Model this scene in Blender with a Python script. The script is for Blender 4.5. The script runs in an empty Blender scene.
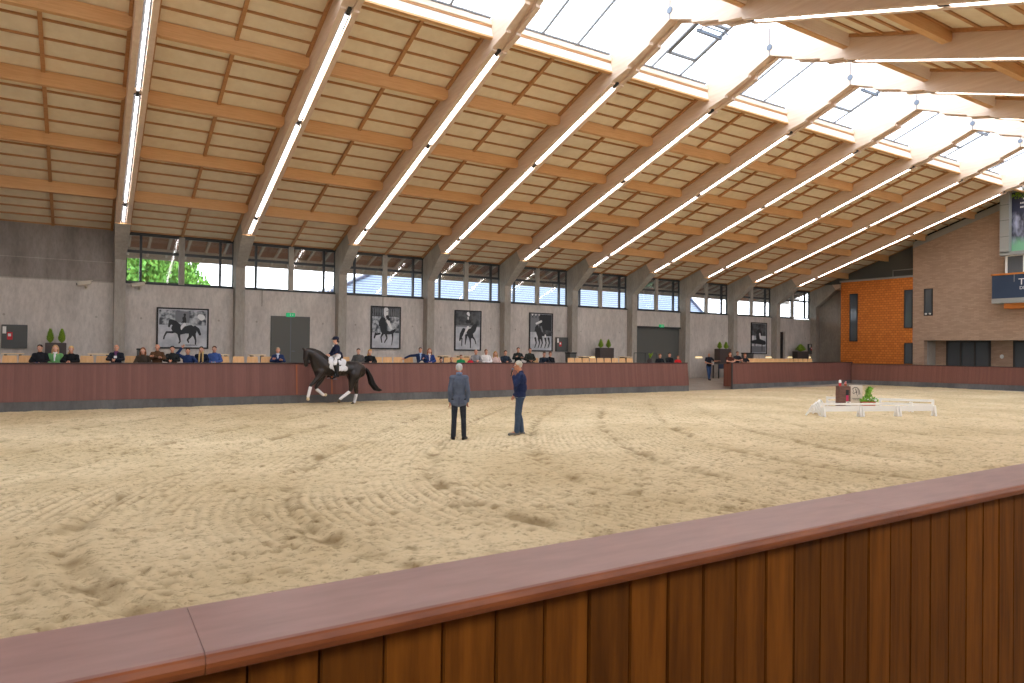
import bpy, bmesh, math, random
import numpy as np
from mathutils import Vector, Matrix, Euler
random.seed(7)
S = bpy.context.scene
COL = S.collection
V = Vector
R = math.radians

# ------------------------------------------------------------------ camera
FPX, YAW, PITCH, ROLL, CAMZ = 686.9, 31.9545, 0.5649, 0.7343, 2.13
a, b, c = R(YAW), R(PITCH), R(ROLL)
FWD = V((math.sin(a)*math.cos(b), math.cos(a)*math.cos(b), math.sin(b)))
RGT0 = V((math.cos(a), -math.sin(a), 0)); UP0 = RGT0.cross(FWD)
RGT = RGT0*math.cos(c) + UP0*math.sin(c); UP = -RGT0*math.sin(c) + UP0*math.cos(c)
CAM = V((0, 0, CAMZ))
cd = bpy.data.cameras.new('camera'); cam = bpy.data.objects.new('camera', cd); COL.objects.link(cam)
cd.sensor_width = 36; cd.lens = FPX/1024*36; cd.clip_end = 400; cd.clip_start = .05
cam.matrix_world = Matrix((( RGT.x, UP.x, -FWD.x, 0), (RGT.y, UP.y, -FWD.y, 0), (RGT.z, UP.z, -FWD.z, CAMZ), (0, 0, 0, 1)))
cd.dof.use_dof = True; cd.dof.focus_distance = 19; cd.dof.aperture_fstop = 7.0
S.camera = cam

def on(px, py, ax, val):
    """survey helper: the point where the sight line of a photo measurement meets the plane axis=val"""
    d = FWD + RGT*((px-512)/FPX) + UP*((341.5-py)/FPX)
    return CAM + d*((val-CAM[ax])/d[ax])

# ------------------------------------------------------------------ materials
def srgb(c):
    return tuple((v/255/12.92 if v/255 <= .04045 else ((v/255+.055)/1.055)**2.4) for v in c) + (1,)
def mat(name, col, rough=.6, metal=0, spec=.5, emit=None, es=0):
    m = bpy.data.materials.new(name); m.use_nodes = True
    p = m.node_tree.nodes['Principled BSDF']
    p.inputs['Base Color'].default_value = srgb(col); p.inputs['Roughness'].default_value = rough
    p.inputs['Metallic'].default_value = metal; p.inputs['Specular IOR Level'].default_value = spec
    if emit: p.inputs['Emission Color'].default_value = srgb(emit); p.inputs['Emission Strength'].default_value = es
    return m
class NT:
    def __init__(s, m): s.m = m; s.t = m.node_tree; s.p = s.t.nodes['Principled BSDF']
    def n(s, ty, **k):
        nd = s.t.nodes.new(ty)
        for kk, v in k.items():
            if kk in nd.inputs: nd.inputs[kk].default_value = v
            else: setattr(nd, kk, v)
        return nd
    def l(s, a, b): s.t.links.new(a, b)
def noise_mat(name, c1, c2, scale=(1, 1, 1), ns=4, rough=.6, bump=0, detail=6, lo=.35, hi=.65, coord='Object', bd=.02, spec=.5, rnd=0, metal=0):
    m = mat(name, c1, rough, metal, spec); t = NT(m)
    tc = t.n('ShaderNodeTexCoord'); mp = t.n('ShaderNodeMapping'); mp.inputs['Scale'].default_value = scale
    t.l(tc.outputs[coord], mp.inputs['Vector'])
    nz = t.n('ShaderNodeTexNoise', Scale=ns, Detail=detail, Roughness=.6); t.l(mp.outputs[0], nz.inputs['Vector'])
    cr = t.n('ShaderNodeValToRGB'); e = cr.color_ramp.elements
    e[0].position = lo; e[0].color = srgb(c1); e[1].position = hi; e[1].color = srgb(c2)
    t.l(nz.outputs['Fac'], cr.inputs['Fac'])
    out = cr.outputs['Color']
    if rnd:
        ge = t.n('ShaderNodeNewGeometry'); mr = t.n('ShaderNodeMapRange'); mr.inputs['To Min'].default_value = 1-rnd; mr.inputs['To Max'].default_value = 1+rnd*.8
        t.l(ge.outputs['Random Per Island'], mr.inputs['Value'])
        hs = t.n('ShaderNodeHueSaturation'); t.l(mr.outputs[0], hs.inputs['Value']); t.l(out, hs.inputs['Color']); out = hs.outputs['Color']
    t.l(out, t.p.inputs['Base Color'])
    if bump:
        bp = t.n('ShaderNodeBump', Strength=bump, Distance=bd); t.l(nz.outputs['Fac'], bp.inputs['Height']); t.l(bp.outputs[0], t.p.inputs['Normal'])
    return m

M = {}
M['beam'] = noise_mat('glulam_spruce', (222, 196, 174), (232, 210, 190), (1, .15, 3), 6, .55, .1)
M['purlin'] = noise_mat('purlin_spruce', (212, 162, 108), (226, 180, 128), (.3, 3, 6), 5, .55, .1)
M['batten'] = noise_mat('batten_spruce', (176, 126, 78), (194, 144, 94), (.5, 3, 3), 5, .6)
M['curb'] = noise_mat('curb_spruce', (236, 220, 208), (244, 230, 220), (.3, 3, 6), 5, .55)
M['panel'] = noise_mat('ceiling_board', (232, 216, 188), (240, 226, 200), (1, 1, 1), 3, .8)
M['steel'] = mat('dark_steel', (62, 64, 66), .5, .3)
M['palebar'] = mat('pale_glazing_bar', (112, 114, 118), .5)
M['jointwood'] = mat('joint_strip_wood', (160, 92, 58), .6)
M['black'] = mat('black_metal', (22, 22, 24), .5)
M['white'] = mat('white_paint', (240, 240, 238), .5)
M['grey'] = mat('grey_cladding', (150, 152, 148), .6)
M['greyd'] = mat('grey_door_paint', (92, 94, 90), .6)
M['tube'] = mat('lit_tube', (255, 255, 255), .4, emit=(255, 250, 250), es=15)
M['walllight'] = mat('lit_wall_lamp', (255, 235, 200), .4, emit=(255, 226, 170), es=.9)
M['beech'] = noise_mat('beech_ply', (224, 176, 120), (234, 190, 136), (4, 4, .6), 5, .5)
M['pale'] = mat('pale_ply', (236, 214, 176), .5)
M['orangewood'] = noise_mat('larch_soffit', (190, 110, 40), (212, 130, 56), (3, .4, 3), 5, .5)
M['red'] = mat('red_label', (205, 40, 50), .5)
M['green'] = mat('exit_green', (40, 170, 110), .5, emit=(40, 170, 110), es=.5)
M['pot'] = mat('dark_planter', (74, 66, 64), .6)
M['leaf'] = noise_mat('conifer_green', (96, 136, 30), (160, 192, 60), (1, 1, 1), 30, .7)
M['navy'] = mat('navy_banner', (38, 58, 84), .6)
M['tile'] = noise_mat('eave_boarding', (92, 62, 52), (112, 76, 62), (1, 8, 1), 3, .8)
M['rafter'] = mat('eave_rafter_paint', (142, 134, 124), .7)
M['treeleaf'] = noise_mat('tree_leaf', (60, 118, 40), (120, 175, 70), (1, 1, 1), 1.2, .7)
M['bark'] = mat('bark', (96, 80, 64), .9)
M['ground'] = noise_mat('outside_ground', (88, 90, 82), (104, 104, 94), (1, 1, 1), .4, .9)
M['black_cloth'] = mat('black_cloth', (30, 31, 34), .85)

# concrete
def concrete(name, c1, c2, c3):
    m = mat(name, c1, .75, 0, .35); t = NT(m)
    tc = t.n('ShaderNodeTexCoord'); mp = t.n('ShaderNodeMapping'); mp.inputs['Scale'].default_value = (1, 1, .35)
    t.l(tc.outputs['Object'], mp.inputs['Vector'])
    n1 = t.n('ShaderNodeTexNoise', Scale=.9, Detail=8, Roughness=.65); t.l(mp.outputs[0], n1.inputs['Vector'])
    n2 = t.n('ShaderNodeTexNoise', Scale=9, Detail=6, Roughness=.7); t.l(mp.outputs[0], n2.inputs['Vector'])
    cr = t.n('ShaderNodeValToRGB'); e = cr.color_ramp.elements
    e[0].position = .3; e[0].color = srgb(c1); e[1].position = .7; e[1].color = srgb(c2)
    t.l(n1.outputs['Fac'], cr.inputs['Fac'])
    cr2 = t.n('ShaderNodeValToRGB'); e = cr2.color_ramp.elements
    e[0].position = .3; e[0].color = (.78, .78, .78, 1); e[1].position = .6; e[1].color = (1, 1, 1, 1)
    t.l(n2.outputs['Fac'], cr2.inputs['Fac'])
    mx = t.n('ShaderNodeMix', data_type='RGBA', blend_type='MULTIPLY'); mx.inputs[0].default_value = 1
    t.l(cr.outputs[0], mx.inputs[6]); t.l(cr2.outputs[0], mx.inputs[7])
    t.l(mx.outputs[2], t.p.inputs['Base Color'])
    bp = t.n('ShaderNodeBump', Strength=.15, Distance=.02); t.l(n2.outputs['Fac'], bp.inputs['Height']); t.l(bp.outputs[0], t.p.inputs['Normal'])
    return m
M['conc'] = concrete('cast_concrete', (188, 182, 176), (222, 215, 208), None)
M['concd'] = concrete('cast_concrete_grey', (158, 153, 144), (188, 182, 172), None)
M['concdk'] = concrete('cast_concrete_darker_pour', (126, 119, 114), (164, 156, 150), None)
M['concf'] = concrete('floor_concrete', (150, 140, 130), (175, 165, 155), None)
M['kicker'] = concrete('kicker_concrete', (84, 84, 86), (118, 118, 118), None)

# planks of the kick walls: vertical boards, per-board tone, dark joints
def boards(name, c1, c2, width, axis, seam=.07, rough=.45, deep=.5):
    m = mat(name, c1, rough); t = NT(m)
    tc = t.n('ShaderNodeTexCoord'); sp = t.n('ShaderNodeSeparateXYZ'); t.l(tc.outputs['Object'], sp.inputs[0])
    dv = t.n('ShaderNodeMath', operation='DIVIDE'); t.l(sp.outputs[axis], dv.inputs[0]); dv.inputs[1].default_value = width
    fl = t.n('ShaderNodeMath', operation='FLOOR'); t.l(dv.outputs[0], fl.inputs[0])
    fr = t.n('ShaderNodeMath', operation='FRACT'); t.l(dv.outputs[0], fr.inputs[0])
    wn = t.n('ShaderNodeTexWhiteNoise', noise_dimensions='1D'); t.l(fl.outputs[0], wn.inputs['W'])
    mp = t.n('ShaderNodeMapping'); mp.inputs['Scale'].default_value = (12, 12, .8); t.l(tc.outputs['Object'], mp.inputs['Vector'])
    nz = t.n('ShaderNodeTexNoise', Scale=2, Detail=5); t.l(mp.outputs[0], nz.inputs['Vector'])
    ad = t.n('ShaderNodeMath', operation='ADD'); t.l(wn.outputs['Value'], ad.inputs[0]); t.l(nz.outputs['Fac'], ad.inputs[1])
    hf = t.n('ShaderNodeMath', operation='MULTIPLY'); hf.inputs[1].default_value = .5; t.l(ad.outputs[0], hf.inputs[0])
    cr = t.n('ShaderNodeValToRGB'); e = cr.color_ramp.elements
    e[0].position = .15; e[0].color = srgb(c1); e[1].position = .85; e[1].color = srgb(c2); t.l(hf.outputs[0], cr.inputs[0])
    gt = t.n('ShaderNodeMath', operation='GREATER_THAN'); gt.inputs[1].default_value = seam; t.l(fr.outputs[0], gt.inputs[0])
    mr = t.n('ShaderNodeMapRange'); mr.inputs['To Min'].default_value = deep; t.l(gt.outputs[0], mr.inputs['Value'])
    hs = t.n('ShaderNodeHueSaturation'); t.l(mr.outputs[0], hs.inputs['Value']); t.l(cr.outputs[0], hs.inputs['Color'])
    t.l(hs.outputs[0], t.p.inputs['Base Color'])
    bp = t.n('ShaderNodeBump', Strength=.6, Distance=.01); t.l(gt.outputs[0], bp.inputs['Height']); t.l(bp.outputs[0], t.p.inputs['Normal'])
    return m
M['boards_x'] = boards('red_brown_boards', (106, 66, 59), (124, 80, 72), .09, 'X', .06, .5, .75)
M['boards_y'] = boards('red_brown_boards_end', (102, 57, 44), (120, 71, 56), .09, 'Y', .06, .5, .75)
M['cap'] = noise_mat('hardwood_cap', (128, 92, 86), (150, 110, 102), (1.2, 6, 6), 3, .34, 0, 5, .3, .7, spec=.6)
M['lip'] = noise_mat('hardwood_cap_edge', (112, 54, 20), (140, 74, 32), (1.2, 6, 6), 3, .45)
M['nearboard'] = noise_mat('near_hardwood_board', (84, 44, 6), (124, 70, 16), (8, 8, .7), 2.2, .6, .1, 7, .3, .7, spec=.12, rnd=.28)
# brick and shingle
def bricks(name, c1, c2, mort, w, h, msz, axis='Y', off=.5, rough=.85):
    m = mat(name, c1, rough); t = NT(m)
    tc = t.n('ShaderNodeTexCoord'); sp = t.n('ShaderNodeSeparateXYZ'); t.l(tc.outputs['Object'], sp.inputs[0])
    cb = t.n('ShaderNodeCombineXYZ'); t.l(sp.outputs[axis], cb.inputs[0]); t.l(sp.outputs['Z'], cb.inputs[1])
    br = t.n('ShaderNodeTexBrick', Scale=1); t.l(cb.outputs[0], br.inputs['Vector'])
    br.inputs['Color1'].default_value = srgb(c1); br.inputs['Color2'].default_value = srgb(c2); br.inputs['Mortar'].default_value = srgb(mort)
    br.inputs['Brick Width'].default_value = w; br.inputs['Row Height'].default_value = h; br.inputs['Mortar Size'].default_value = msz; br.offset = off
    t.l(br.outputs['Color'], t.p.inputs['Base Color'])
    bp = t.n('ShaderNodeBump', Strength=.5, Distance=.01, invert=True); t.l(br.outputs['Fac'], bp.inputs['Height']); t.l(bp.outputs[0], t.p.inputs['Normal'])
    return m
M['brick'] = bricks('brown_grey_brick', (186, 160, 138), (168, 142, 122), (160, 138, 120), .34, .09, .008)
M['shingle'] = bricks('orange_larch_shingle', (218, 132, 54), (200, 114, 42), (160, 86, 30), .26, .17, .012)

# glass
def glass(name, tr=.85, tint=(1, 1, 1, 1), milky=0):
    m = bpy.data.materials.new(name); m.use_nodes = True; t = m.node_tree; t.nodes.clear()
    o = t.nodes.new('ShaderNodeOutputMaterial'); tb = t.nodes.new('ShaderNodeBsdfTransparent'); tb.inputs[0].default_value = tint
    gl = t.nodes.new('ShaderNodeBsdfGlossy'); gl.inputs['Roughness'].default_value = .03
    lw = t.nodes.new('ShaderNodeLayerWeight'); lw.inputs['Blend'].default_value = .15
    mx = t.nodes.new('ShaderNodeMixShader')
    mm = t.nodes.new('ShaderNodeMath'); mm.operation = 'MULTIPLY_ADD'; mm.inputs[1].default_value = .5; mm.inputs[2].default_value = 1-tr-milky if milky == 0 else .03
    t.links.new(lw.outputs['Facing'], mm.inputs[0]); t.links.new(mm.outputs[0], mx.inputs[0])
    base = tb.outputs[0]
    if milky:
        tl = t.nodes.new('ShaderNodeBsdfTranslucent'); tl.inputs[0].default_value = (.95, .95, .95, 1)
        m2 = t.nodes.new('ShaderNodeMixShader'); m2.inputs[0].default_value = milky
        t.links.new(tb.outputs[0], m2.inputs[1]); t.links.new(tl.outputs[0], m2.inputs[2]); base = m2.outputs[0]
    t.links.new(base, mx.inputs[1]); t.links.new(gl.outputs[0], mx.inputs[2]); t.links.new(mx.outputs[0], o.inputs[0])
    return m
M['glass'] = glass('window_glass', .93)
M['skyglass'] = glass('skylight_glass', .9, (.96, .98, 1, 1), .22)
M['darkglass'] = mat('dark_room_glass', (84, 92, 98), .08, 0, .6)

# ------------------------------------------------------------------ mesh builder
class MB:
    def __init__(s): s.v = []; s.f = []; s.mi = []
    def add(s, vs, fs, mi=0):
        o = len(s.v); s.v += [tuple(v) for v in vs]; s.f += [tuple(i+o for i in f) for f in fs]; s.mi += [mi]*len(fs); return s
    def box(s, x0, x1, y0, y1, z0, z1, mi=0):
        return s.add([(x, y, z) for x in (x0, x1) for y in (y0, y1) for z in (z0, z1)],
                     [(0, 1, 3, 2), (4, 6, 7, 5), (0, 4, 5, 1), (2, 3, 7, 6), (0, 2, 6, 4), (1, 5, 7, 3)], mi)
    def prism(s, prof, x0, x1, axis=0, mi=0, w=None):
        """profile of (u,v) extruded along axis; axis 0: (y,z), 1: (x,z), 2: (x,y); w: optional half widths per point"""
        n = len(prof); vs = []
        for k, e in enumerate((x0, x1)):
            for i, (u, v) in enumerate(prof):
                e2 = e if w is None else (x0+x1)/2 + (-w[i] if k == 0 else w[i])
                vs.append((e2, u, v) if axis == 0 else (u, e2, v) if axis == 1 else (u, v, e2))
        fs = [tuple(range(n)), tuple(range(2*n-1, n-1, -1))] + [(i, i+n, (i+1) % n+n, (i+1) % n) for i in range(n)]
        return s.add(vs, fs, mi)
    def bar(s, p, q, w, h, mi=0, up=V((0, 0, 1))):
        p, q = V(p), V(q); d = (q-p).normalized(); r = d.cross(up)
        if r.length < 1e-4: r = d.cross(V((0, 1, 0)))
        r.normalize(); u = r.cross(d)
        vs = [e + r*sx*w/2 + u*sz*h/2 for e in (p, q) for sx, sz in ((-1, -1), (1, -1), (1, 1), (-1, 1))]
        return s.add(vs, [(0, 3, 2, 1), (4, 5, 6, 7), (0, 1, 5, 4), (1, 2, 6, 5), (2, 3, 7, 6), (3, 0, 4, 7)], mi)
    def tube(s, pts, r, n=8, mi=0):
        pts = [V(p) for p in pts]; rs = r if isinstance(r, (list, tuple)) else [r]*len(pts); vs = []
        for i, p in enumerate(pts):
            d = (pts[min(i+1, len(pts)-1)]-pts[max(i-1, 0)]).normalized()
            x = d.cross(V((0, 0, 1)));
            if x.length < 1e-3: x = d.cross(V((0, 1, 0)))
            x.normalize(); y = x.cross(d)
            vs += [p + (x*math.cos(t)+y*math.sin(t))*rs[i] for t in [2*math.pi*k/n for k in range(n)]]
        fs = [(i*n+k, i*n+(k+1) % n, (i+1)*n+(k+1) % n, (i+1)*n+k) for i in range(len(pts)-1) for k in range(n)]
        fs += [tuple(range(n-1, -1, -1)), tuple((len(pts)-1)*n+k for k in range(n))]
        return s.add(vs, fs, mi)
    def ball(s, c, r, mi=0, nu=10, nv=7):
        c = V(c); r = V(r) if not isinstance(r, (int, float)) else V((r, r, r)); vs = [c+V((0, 0, r.z))]; fs = []
        for j in range(1, nv):
            t = math.pi*j/nv
            for k in range(nu): vs.append(c+V((r.x*math.sin(t)*math.cos(2*math.pi*k/nu), r.y*math.sin(t)*math.sin(2*math.pi*k/nu), r.z*math.cos(t))))
        vs.append(c-V((0, 0, r.z)))
        for k in range(nu): fs.append((0, 1+k, 1+(k+1) % nu)); fs.append((len(vs)-1, 1+(nv-2)*nu+(k+1) % nu, 1+(nv-2)*nu+k))
        for j in range(nv-2):
            for k in range(nu): fs.append((1+j*nu+k, 1+(j+1)*nu+k, 1+(j+1)*nu+(k+1) % nu, 1+j*nu+(k+1) % nu))
        return s.add(vs, fs, mi)
    def build(s, name, mats, parent=None, origin=None, smooth=False, bevel=0):
        me = bpy.data.meshes.new(name)
        o = V(origin) if origin is not None else V((0, 0, 0))
        me.from_pydata([tuple(V(v)-o) for v in s.v], [], s.f); me.polygons.foreach_set('material_index', s.mi)
        if not isinstance(mats, (list, tuple)): mats = [mats]
        for m in mats: me.materials.append(M[m] if isinstance(m, str) else m)
        bm = bmesh.new(); bm.from_mesh(me); bmesh.ops.recalc_face_normals(bm, faces=bm.faces)
        if bevel: bmesh.ops.bevel(bm, geom=list(bm.edges), offset=bevel, segments=2, affect='EDGES', clamp_overlap=True)
        bm.to_mesh(me); bm.free()
        if smooth:
            me.polygons.foreach_set('use_smooth', [True]*len(me.polygons))
        me.update()
        ob = bpy.data.objects.new(name, me); COL.objects.link(ob)
        if parent: ob.parent = parent
        elif origin is not None: ob.location = o
        return ob
def tag(o, label, cat, group=None):
    o['label'] = label; o['category'] = cat
    if group: o['group'] = group
    return o
def struct(o): o['kind'] = 'structure'; return o
def thing(name, label, cat, loc=(0, 0, 0), rz=0, group=None):
    o = bpy.data.objects.new(name, None); COL.objects.link(o); o.location = loc; o.rotation_euler = (0, 0, rz); o.empty_display_size = .2
    return tag(o, label, cat, group)
def kids(o): return [c for c in bpy.data.objects if c.parent == o]
def dup(root, loc=None, rz=None, label=None, group=None, swap=None):
    def cp(o, par):
        n = o.copy(); COL.objects.link(n)
        if par: n.parent = par
        for ch in kids(o): cp(ch, n)
        return n
    r = cp(root, None)
    if loc is not None: r.location = loc
    if rz is not None: r.rotation_euler = (0, 0, rz)
    if label: r['label'] = label
    if group: r['group'] = group
    return r
ORD = ['first', 'second', 'third', 'fourth', 'fifth', 'sixth', 'seventh', 'eighth', 'ninth', 'tenth', 'eleventh', 'twelfth', 'thirteenth', 'fourteenth', 'fifteenth', 'sixteenth']

# ------------------------------------------------------------------ layout numbers (metres)
X0, P = 1.30, 4.9126
YR = 15.97; YE = 32.38; SL = .3347; ZE = 7.05
YWALL, YCOL = 34.6, 34.1
XL, XR = -8.9, 50.9
YN = -2.7
def cx(i): return X0 + i*P
def zb(y):                      # underside of the beams
    return ZE + SL*(YE-YR-abs(y-YR))
def zc(y): return zb(y) + .80   # ceiling boards
YS = 2.85                       # half width of the rooflight
YB, HB = 25.83, 1.444           # far kick wall
I0, I1 = -2, 10

# ------------------------------------------------------------------ sand
def sand():
    ys = [1.98]; 
    while ys[-1] < 27.9: ys.append(ys[-1] + .026 + .0042*max(0, ys[-1]-4))
    xs = [-4.0]
    while xs[-1] < 46.0: xs.append(xs[-1] + (.05 if xs[-1] < -1 else .034 + .004*max(0, xs[-1]-5)))
    xs = [-9.0, -7, -5] + xs
    X, Y = np.meshgrid(np.array(xs), np.array(ys)); rng = np.random.default_rng(3)
    def vn(sc, seed):
        r = np.random.default_rng(seed); g = r.random((160, 160)); u = X/sc+40; v = Y/sc+20
        iu = np.floor(u).astype(int); iv = np.floor(v).astype(int); fu = u-iu; fv = v-iv; fu = fu*fu*(3-2*fu); fv = fv*fv*(3-2*fv)
        G = lambda i, j: g[i % 160, j % 160]
        return (G(iu, iv)*(1-fu)+G(iu+1, iv)*fu)*(1-fv)+(G(iu, iv+1)*(1-fu)+G(iu+1, iv+1)*fu)*fv - .5
    H = .02*vn(1.7, 1) + .012*vn(.6, 2) + .012*vn(.22, 3) + .012*vn(.1, 4)
    dy = Y-8.4
    f = .13*dy*dy/(1+.12*np.abs(dy)) + .15*vn(3.5, 9)
    ph = X - f + 0.2
    fade = np.clip((26-Y)/8, .15, 1)*np.clip((26-X)/14, .25, 1)
    patch = np.clip(.6+1.6*vn(2.2, 11), .15, 1)
    H += .030*np.abs(np.sin(np.pi*(ph+.03*vn(.5, 44))/.16))*fade*patch
    D = .9*(1-np.abs(np.sin(np.pi*(ph+.03*vn(.5, 44))/.16)))**2*fade*patch*np.clip(.6+1.3*vn(.3, 61), 0, 1)  # shade painted into the rake groove bottoms, deepening their weak shading
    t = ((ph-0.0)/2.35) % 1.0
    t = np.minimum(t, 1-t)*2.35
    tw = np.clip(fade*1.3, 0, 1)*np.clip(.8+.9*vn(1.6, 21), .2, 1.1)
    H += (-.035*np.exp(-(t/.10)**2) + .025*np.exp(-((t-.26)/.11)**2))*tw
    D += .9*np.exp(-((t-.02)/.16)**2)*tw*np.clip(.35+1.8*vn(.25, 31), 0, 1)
    # hoof prints
    xa, ya = np.array(xs), np.array(ys)
    cx_, cy_ = [], []
    for k in range(5200):
        if k < 3400:
            x = rng.uniform(-4, 16); y = rng.uniform(2.2, 25)
        else:
            x = rng.uniform(2, 42); y = rng.uniform(4, 25)
        cx_.append(x); cy_.append(y)
    for k in range(60):      # clustered churned spots
        x = rng.uniform(-2, 9); y = rng.uniform(4.5, 13)
        for j in range(7): cx_.append(x+rng.normal(0, .45)); cy_.append(y+rng.normal(0, .25))
    for x, y in zip(cx_, cy_):
        r = rng.uniform(.028, .062); d = rng.uniform(.012, .034)
        i0, i1 = np.searchsorted(xa, [x-3*r, x+3*r]); j0, j1 = np.searchsorted(ya, [y-3*r, y+3*r])
        if i1 <= i0 or j1 <= j0: continue
        xx = X[j0:j1, i0:i1]-x; yy = Y[j0:j1, i0:i1]-y; q = (xx*xx+yy*yy)/(r*r)
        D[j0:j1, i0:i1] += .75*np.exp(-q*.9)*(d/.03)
        H[j0:j1, i0:i1] += d*(-np.exp(-q*1.3)+.55*np.exp(-(np.sqrt(q)-1.5)**2*3))
    edge = np.clip((X+.0+9)/1, 0, 1)
    H = H*edge - .01
    n, m_ = H.shape
    me = bpy.data.meshes.new('floor'); co = np.stack([X, Y, H], -1).reshape(-1, 3)
    idx = np.arange(n*m_).reshape(n, m_); q = np.stack([idx[:-1, :-1], idx[:-1, 1:], idx[1:, 1:], idx[1:, :-1]], -1).reshape(-1, 4)
    me.vertices.add(n*m_); me.vertices.foreach_set('co', co.ravel()); me.loops.add(q.size); me.loops.foreach_set('vertex_index', q.ravel().astype(np.int32))
    me.polygons.add(len(q)); me.polygons.foreach_set('loop_start', np.arange(0, q.size, 4, dtype=np.int32)); me.polygons.foreach_set('use_smooth', np.ones(len(q), bool))
    me.update(calc_edges=True)
    m = mat('arena_sand', (205, 180, 135), .95, 0, .15); t = NT(m)
    tc = t.n('ShaderNodeTexCoord')
    n1 = t.n('ShaderNodeTexNoise', Scale=.35, Detail=5); t.l(tc.outputs['Object'], n1.inputs['Vector'])
    n2 = t.n('ShaderNodeTexNoise', Scale=11, Detail=8, Roughness=.75); t.l(tc.outputs['Object'], n2.inputs['Vector'])
    mp = t.n('ShaderNodeMapping'); mp.inputs['Scale'].default_value = (1, 1.6, 1); t.l(tc.outputs['Object'], mp.inputs['Vector'])
    n3 = t.n('ShaderNodeTexNoise', Scale=3.2, Detail=8, Roughness=.7); t.l(mp.outputs[0], n3.inputs['Vector'])
    cr = t.n('ShaderNodeValToRGB'); e = cr.color_ramp.elements; e[0].position = .35; e[0].color = srgb((206, 186, 148)); e[1].position = .65; e[1].color = srgb((226, 208, 172))
    t.l(n1.outputs['Fac'], cr.inputs[0])
    c2 = t.n('ShaderNodeValToRGB'); e = c2.color_ramp.elements; e[0].position = .30; e[0].color = (.42, .38, .31, 1); e[1].position = .46; e[1].color = (1, 1, 1, 1); t.l(n3.outputs['Fac'], c2.inputs[0])
    c3 = t.n('ShaderNodeValToRGB'); e = c3.color_ramp.elements; e[0].position = .36; e[0].color = (.34, .30, .24, 1); e[1].position = .47; e[1].color = (1, 1, 1, 1); t.l(n2.outputs['Fac'], c3.inputs[0])
    x1 = t.n('ShaderNodeMix', data_type='RGBA', blend_type='MULTIPLY'); x1.inputs[0].default_value = .8; t.l(cr.outputs[0], x1.inputs[6]); t.l(c2.outputs[0], x1.inputs[7])
    x2 = t.n('ShaderNodeMix', data_type='RGBA', blend_type='MULTIPLY'); x2.inputs[0].default_value = .7; t.l(x1.outputs[2], x2.inputs[6]); t.l(c3.outputs[0], x2.inputs[7])
    av = t.n('ShaderNodeAttribute', attribute_name='damp_and_groove_shade')
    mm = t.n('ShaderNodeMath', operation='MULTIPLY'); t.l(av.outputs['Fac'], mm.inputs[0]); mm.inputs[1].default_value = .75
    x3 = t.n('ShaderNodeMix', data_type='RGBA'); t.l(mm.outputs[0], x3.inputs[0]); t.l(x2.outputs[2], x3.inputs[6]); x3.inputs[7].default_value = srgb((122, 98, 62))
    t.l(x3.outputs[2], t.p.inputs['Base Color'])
    bp = t.n('ShaderNodeBump', Strength=.9, Distance=.03); t.l(n2.outputs['Fac'], bp.inputs['Height']); t.l(bp.outputs[0], t.p.inputs['Normal'])
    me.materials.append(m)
    at = me.attributes.new('damp_and_groove_shade', 'FLOAT', 'POINT'); at.data.foreach_set('value', np.clip(D, 0, 1).astype(np.float32).ravel())  # painted groove shade together with damp sand of tracks and hoof prints
    o = bpy.data.objects.new('floor', me); COL.objects.link(o); struct(o)
sand()
# the ground under and around: spectators' passages
g = MB(); g.box(XL, XR+.6, YN-.2, 2.0, -.3, 0); g.box(XL, 27.0, YB+.2, YWALL+.1, -.3, 0)
g.add([(27.0, 26.0, 0), (45, 26.0, 0), (45, 30, .2), (27.0, 30, .2), (27, YWALL+.1, .2), (XR, YWALL+.1, .2), (XR, 30, .2), (XR, 26, 0)], [(0, 1, 2, 3), (3, 2, 6, 5, 4), (1, 7, 6, 2)])
struct(g.build('floor', 'concf'))
g = MB(); g.box(44.5, XR+6, YN, 26.5, -.35, -.04); struct(g.build('floor', 'concf'))

# ------------------------------------------------------------------ outside world
g = MB(); g.box(-60, 130, 34.9, 140, -.6, -.4); g.box(-60, 130, -80, -3.1, -.6, -.4)
struct(g.build('ground', 'ground'))
w = bpy.data.worlds.new('world'); S.world = w; w.use_nodes = True
nt = w.node_tree; bg = nt.nodes['Background']; bg.inputs['Color'].default_value = (.86, .92, 1, 1); bg.inputs['Strength'].default_value = 5.6
# neighbour hall with pale metal roof
def house():
    t = thing('neighbour_barn', 'low barn with pale blue metal cladding and roof seen outside through the window band', 'building', (30, 66, -.4))
    A = lambda px, py, Y=62: on(px, py, 1, Y)
    e0, e1 = A(352, 297), A(700, 312)
    r0, r1 = A(400, 271, 66), A(655, 283, 66)
    xa, xb = e0.x-8, e1.x+3; ze = 4.2; zr = r0.z+.2
    o = t.location
    g = MB(); g.box(xa, xb, 62, 80, -.4, ze); g.build('wall', 'barnwall', t, o)
    g = MB()
    g.add([(xa, 61, ze), (xb, 61, ze), (r1.x+9, 71, zr+1.5), (r0.x+2, 71, zr+1.5), (xa, 81, ze), (xb, 81, ze)], [(0, 1, 2, 3), (3, 2, 5, 4), (0, 3, 4), (1, 5, 2)])
    g.build('roof', 'barnroof', t, o)
    g = MB(); g.bar((xa, 60.9, ze), (r0.x+2, 70.9, zr+1.6), .35, .2); g.bar((xb, 60.9, ze), (r1.x+9, 70.9, zr+1.6), .35, .2); g.bar((xa, 60.9, ze-.1), (xb, 60.9, ze-.1), .2, .25)
    g.build('roof_edge', 'barnedge', t, o)
m = mat('barn_roof', (178, 200, 222), .5); t = NT(m); tc = t.n('ShaderNodeTexCoord'); wv = t.n('ShaderNodeTexWave', Scale=.16); wv.bands_direction = 'Z'
mp = t.n('ShaderNodeMapping'); t.l(tc.outputs['Object'], wv.inputs['Vector']); cr = t.n('ShaderNodeValToRGB'); e = cr.color_ramp.elements
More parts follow.
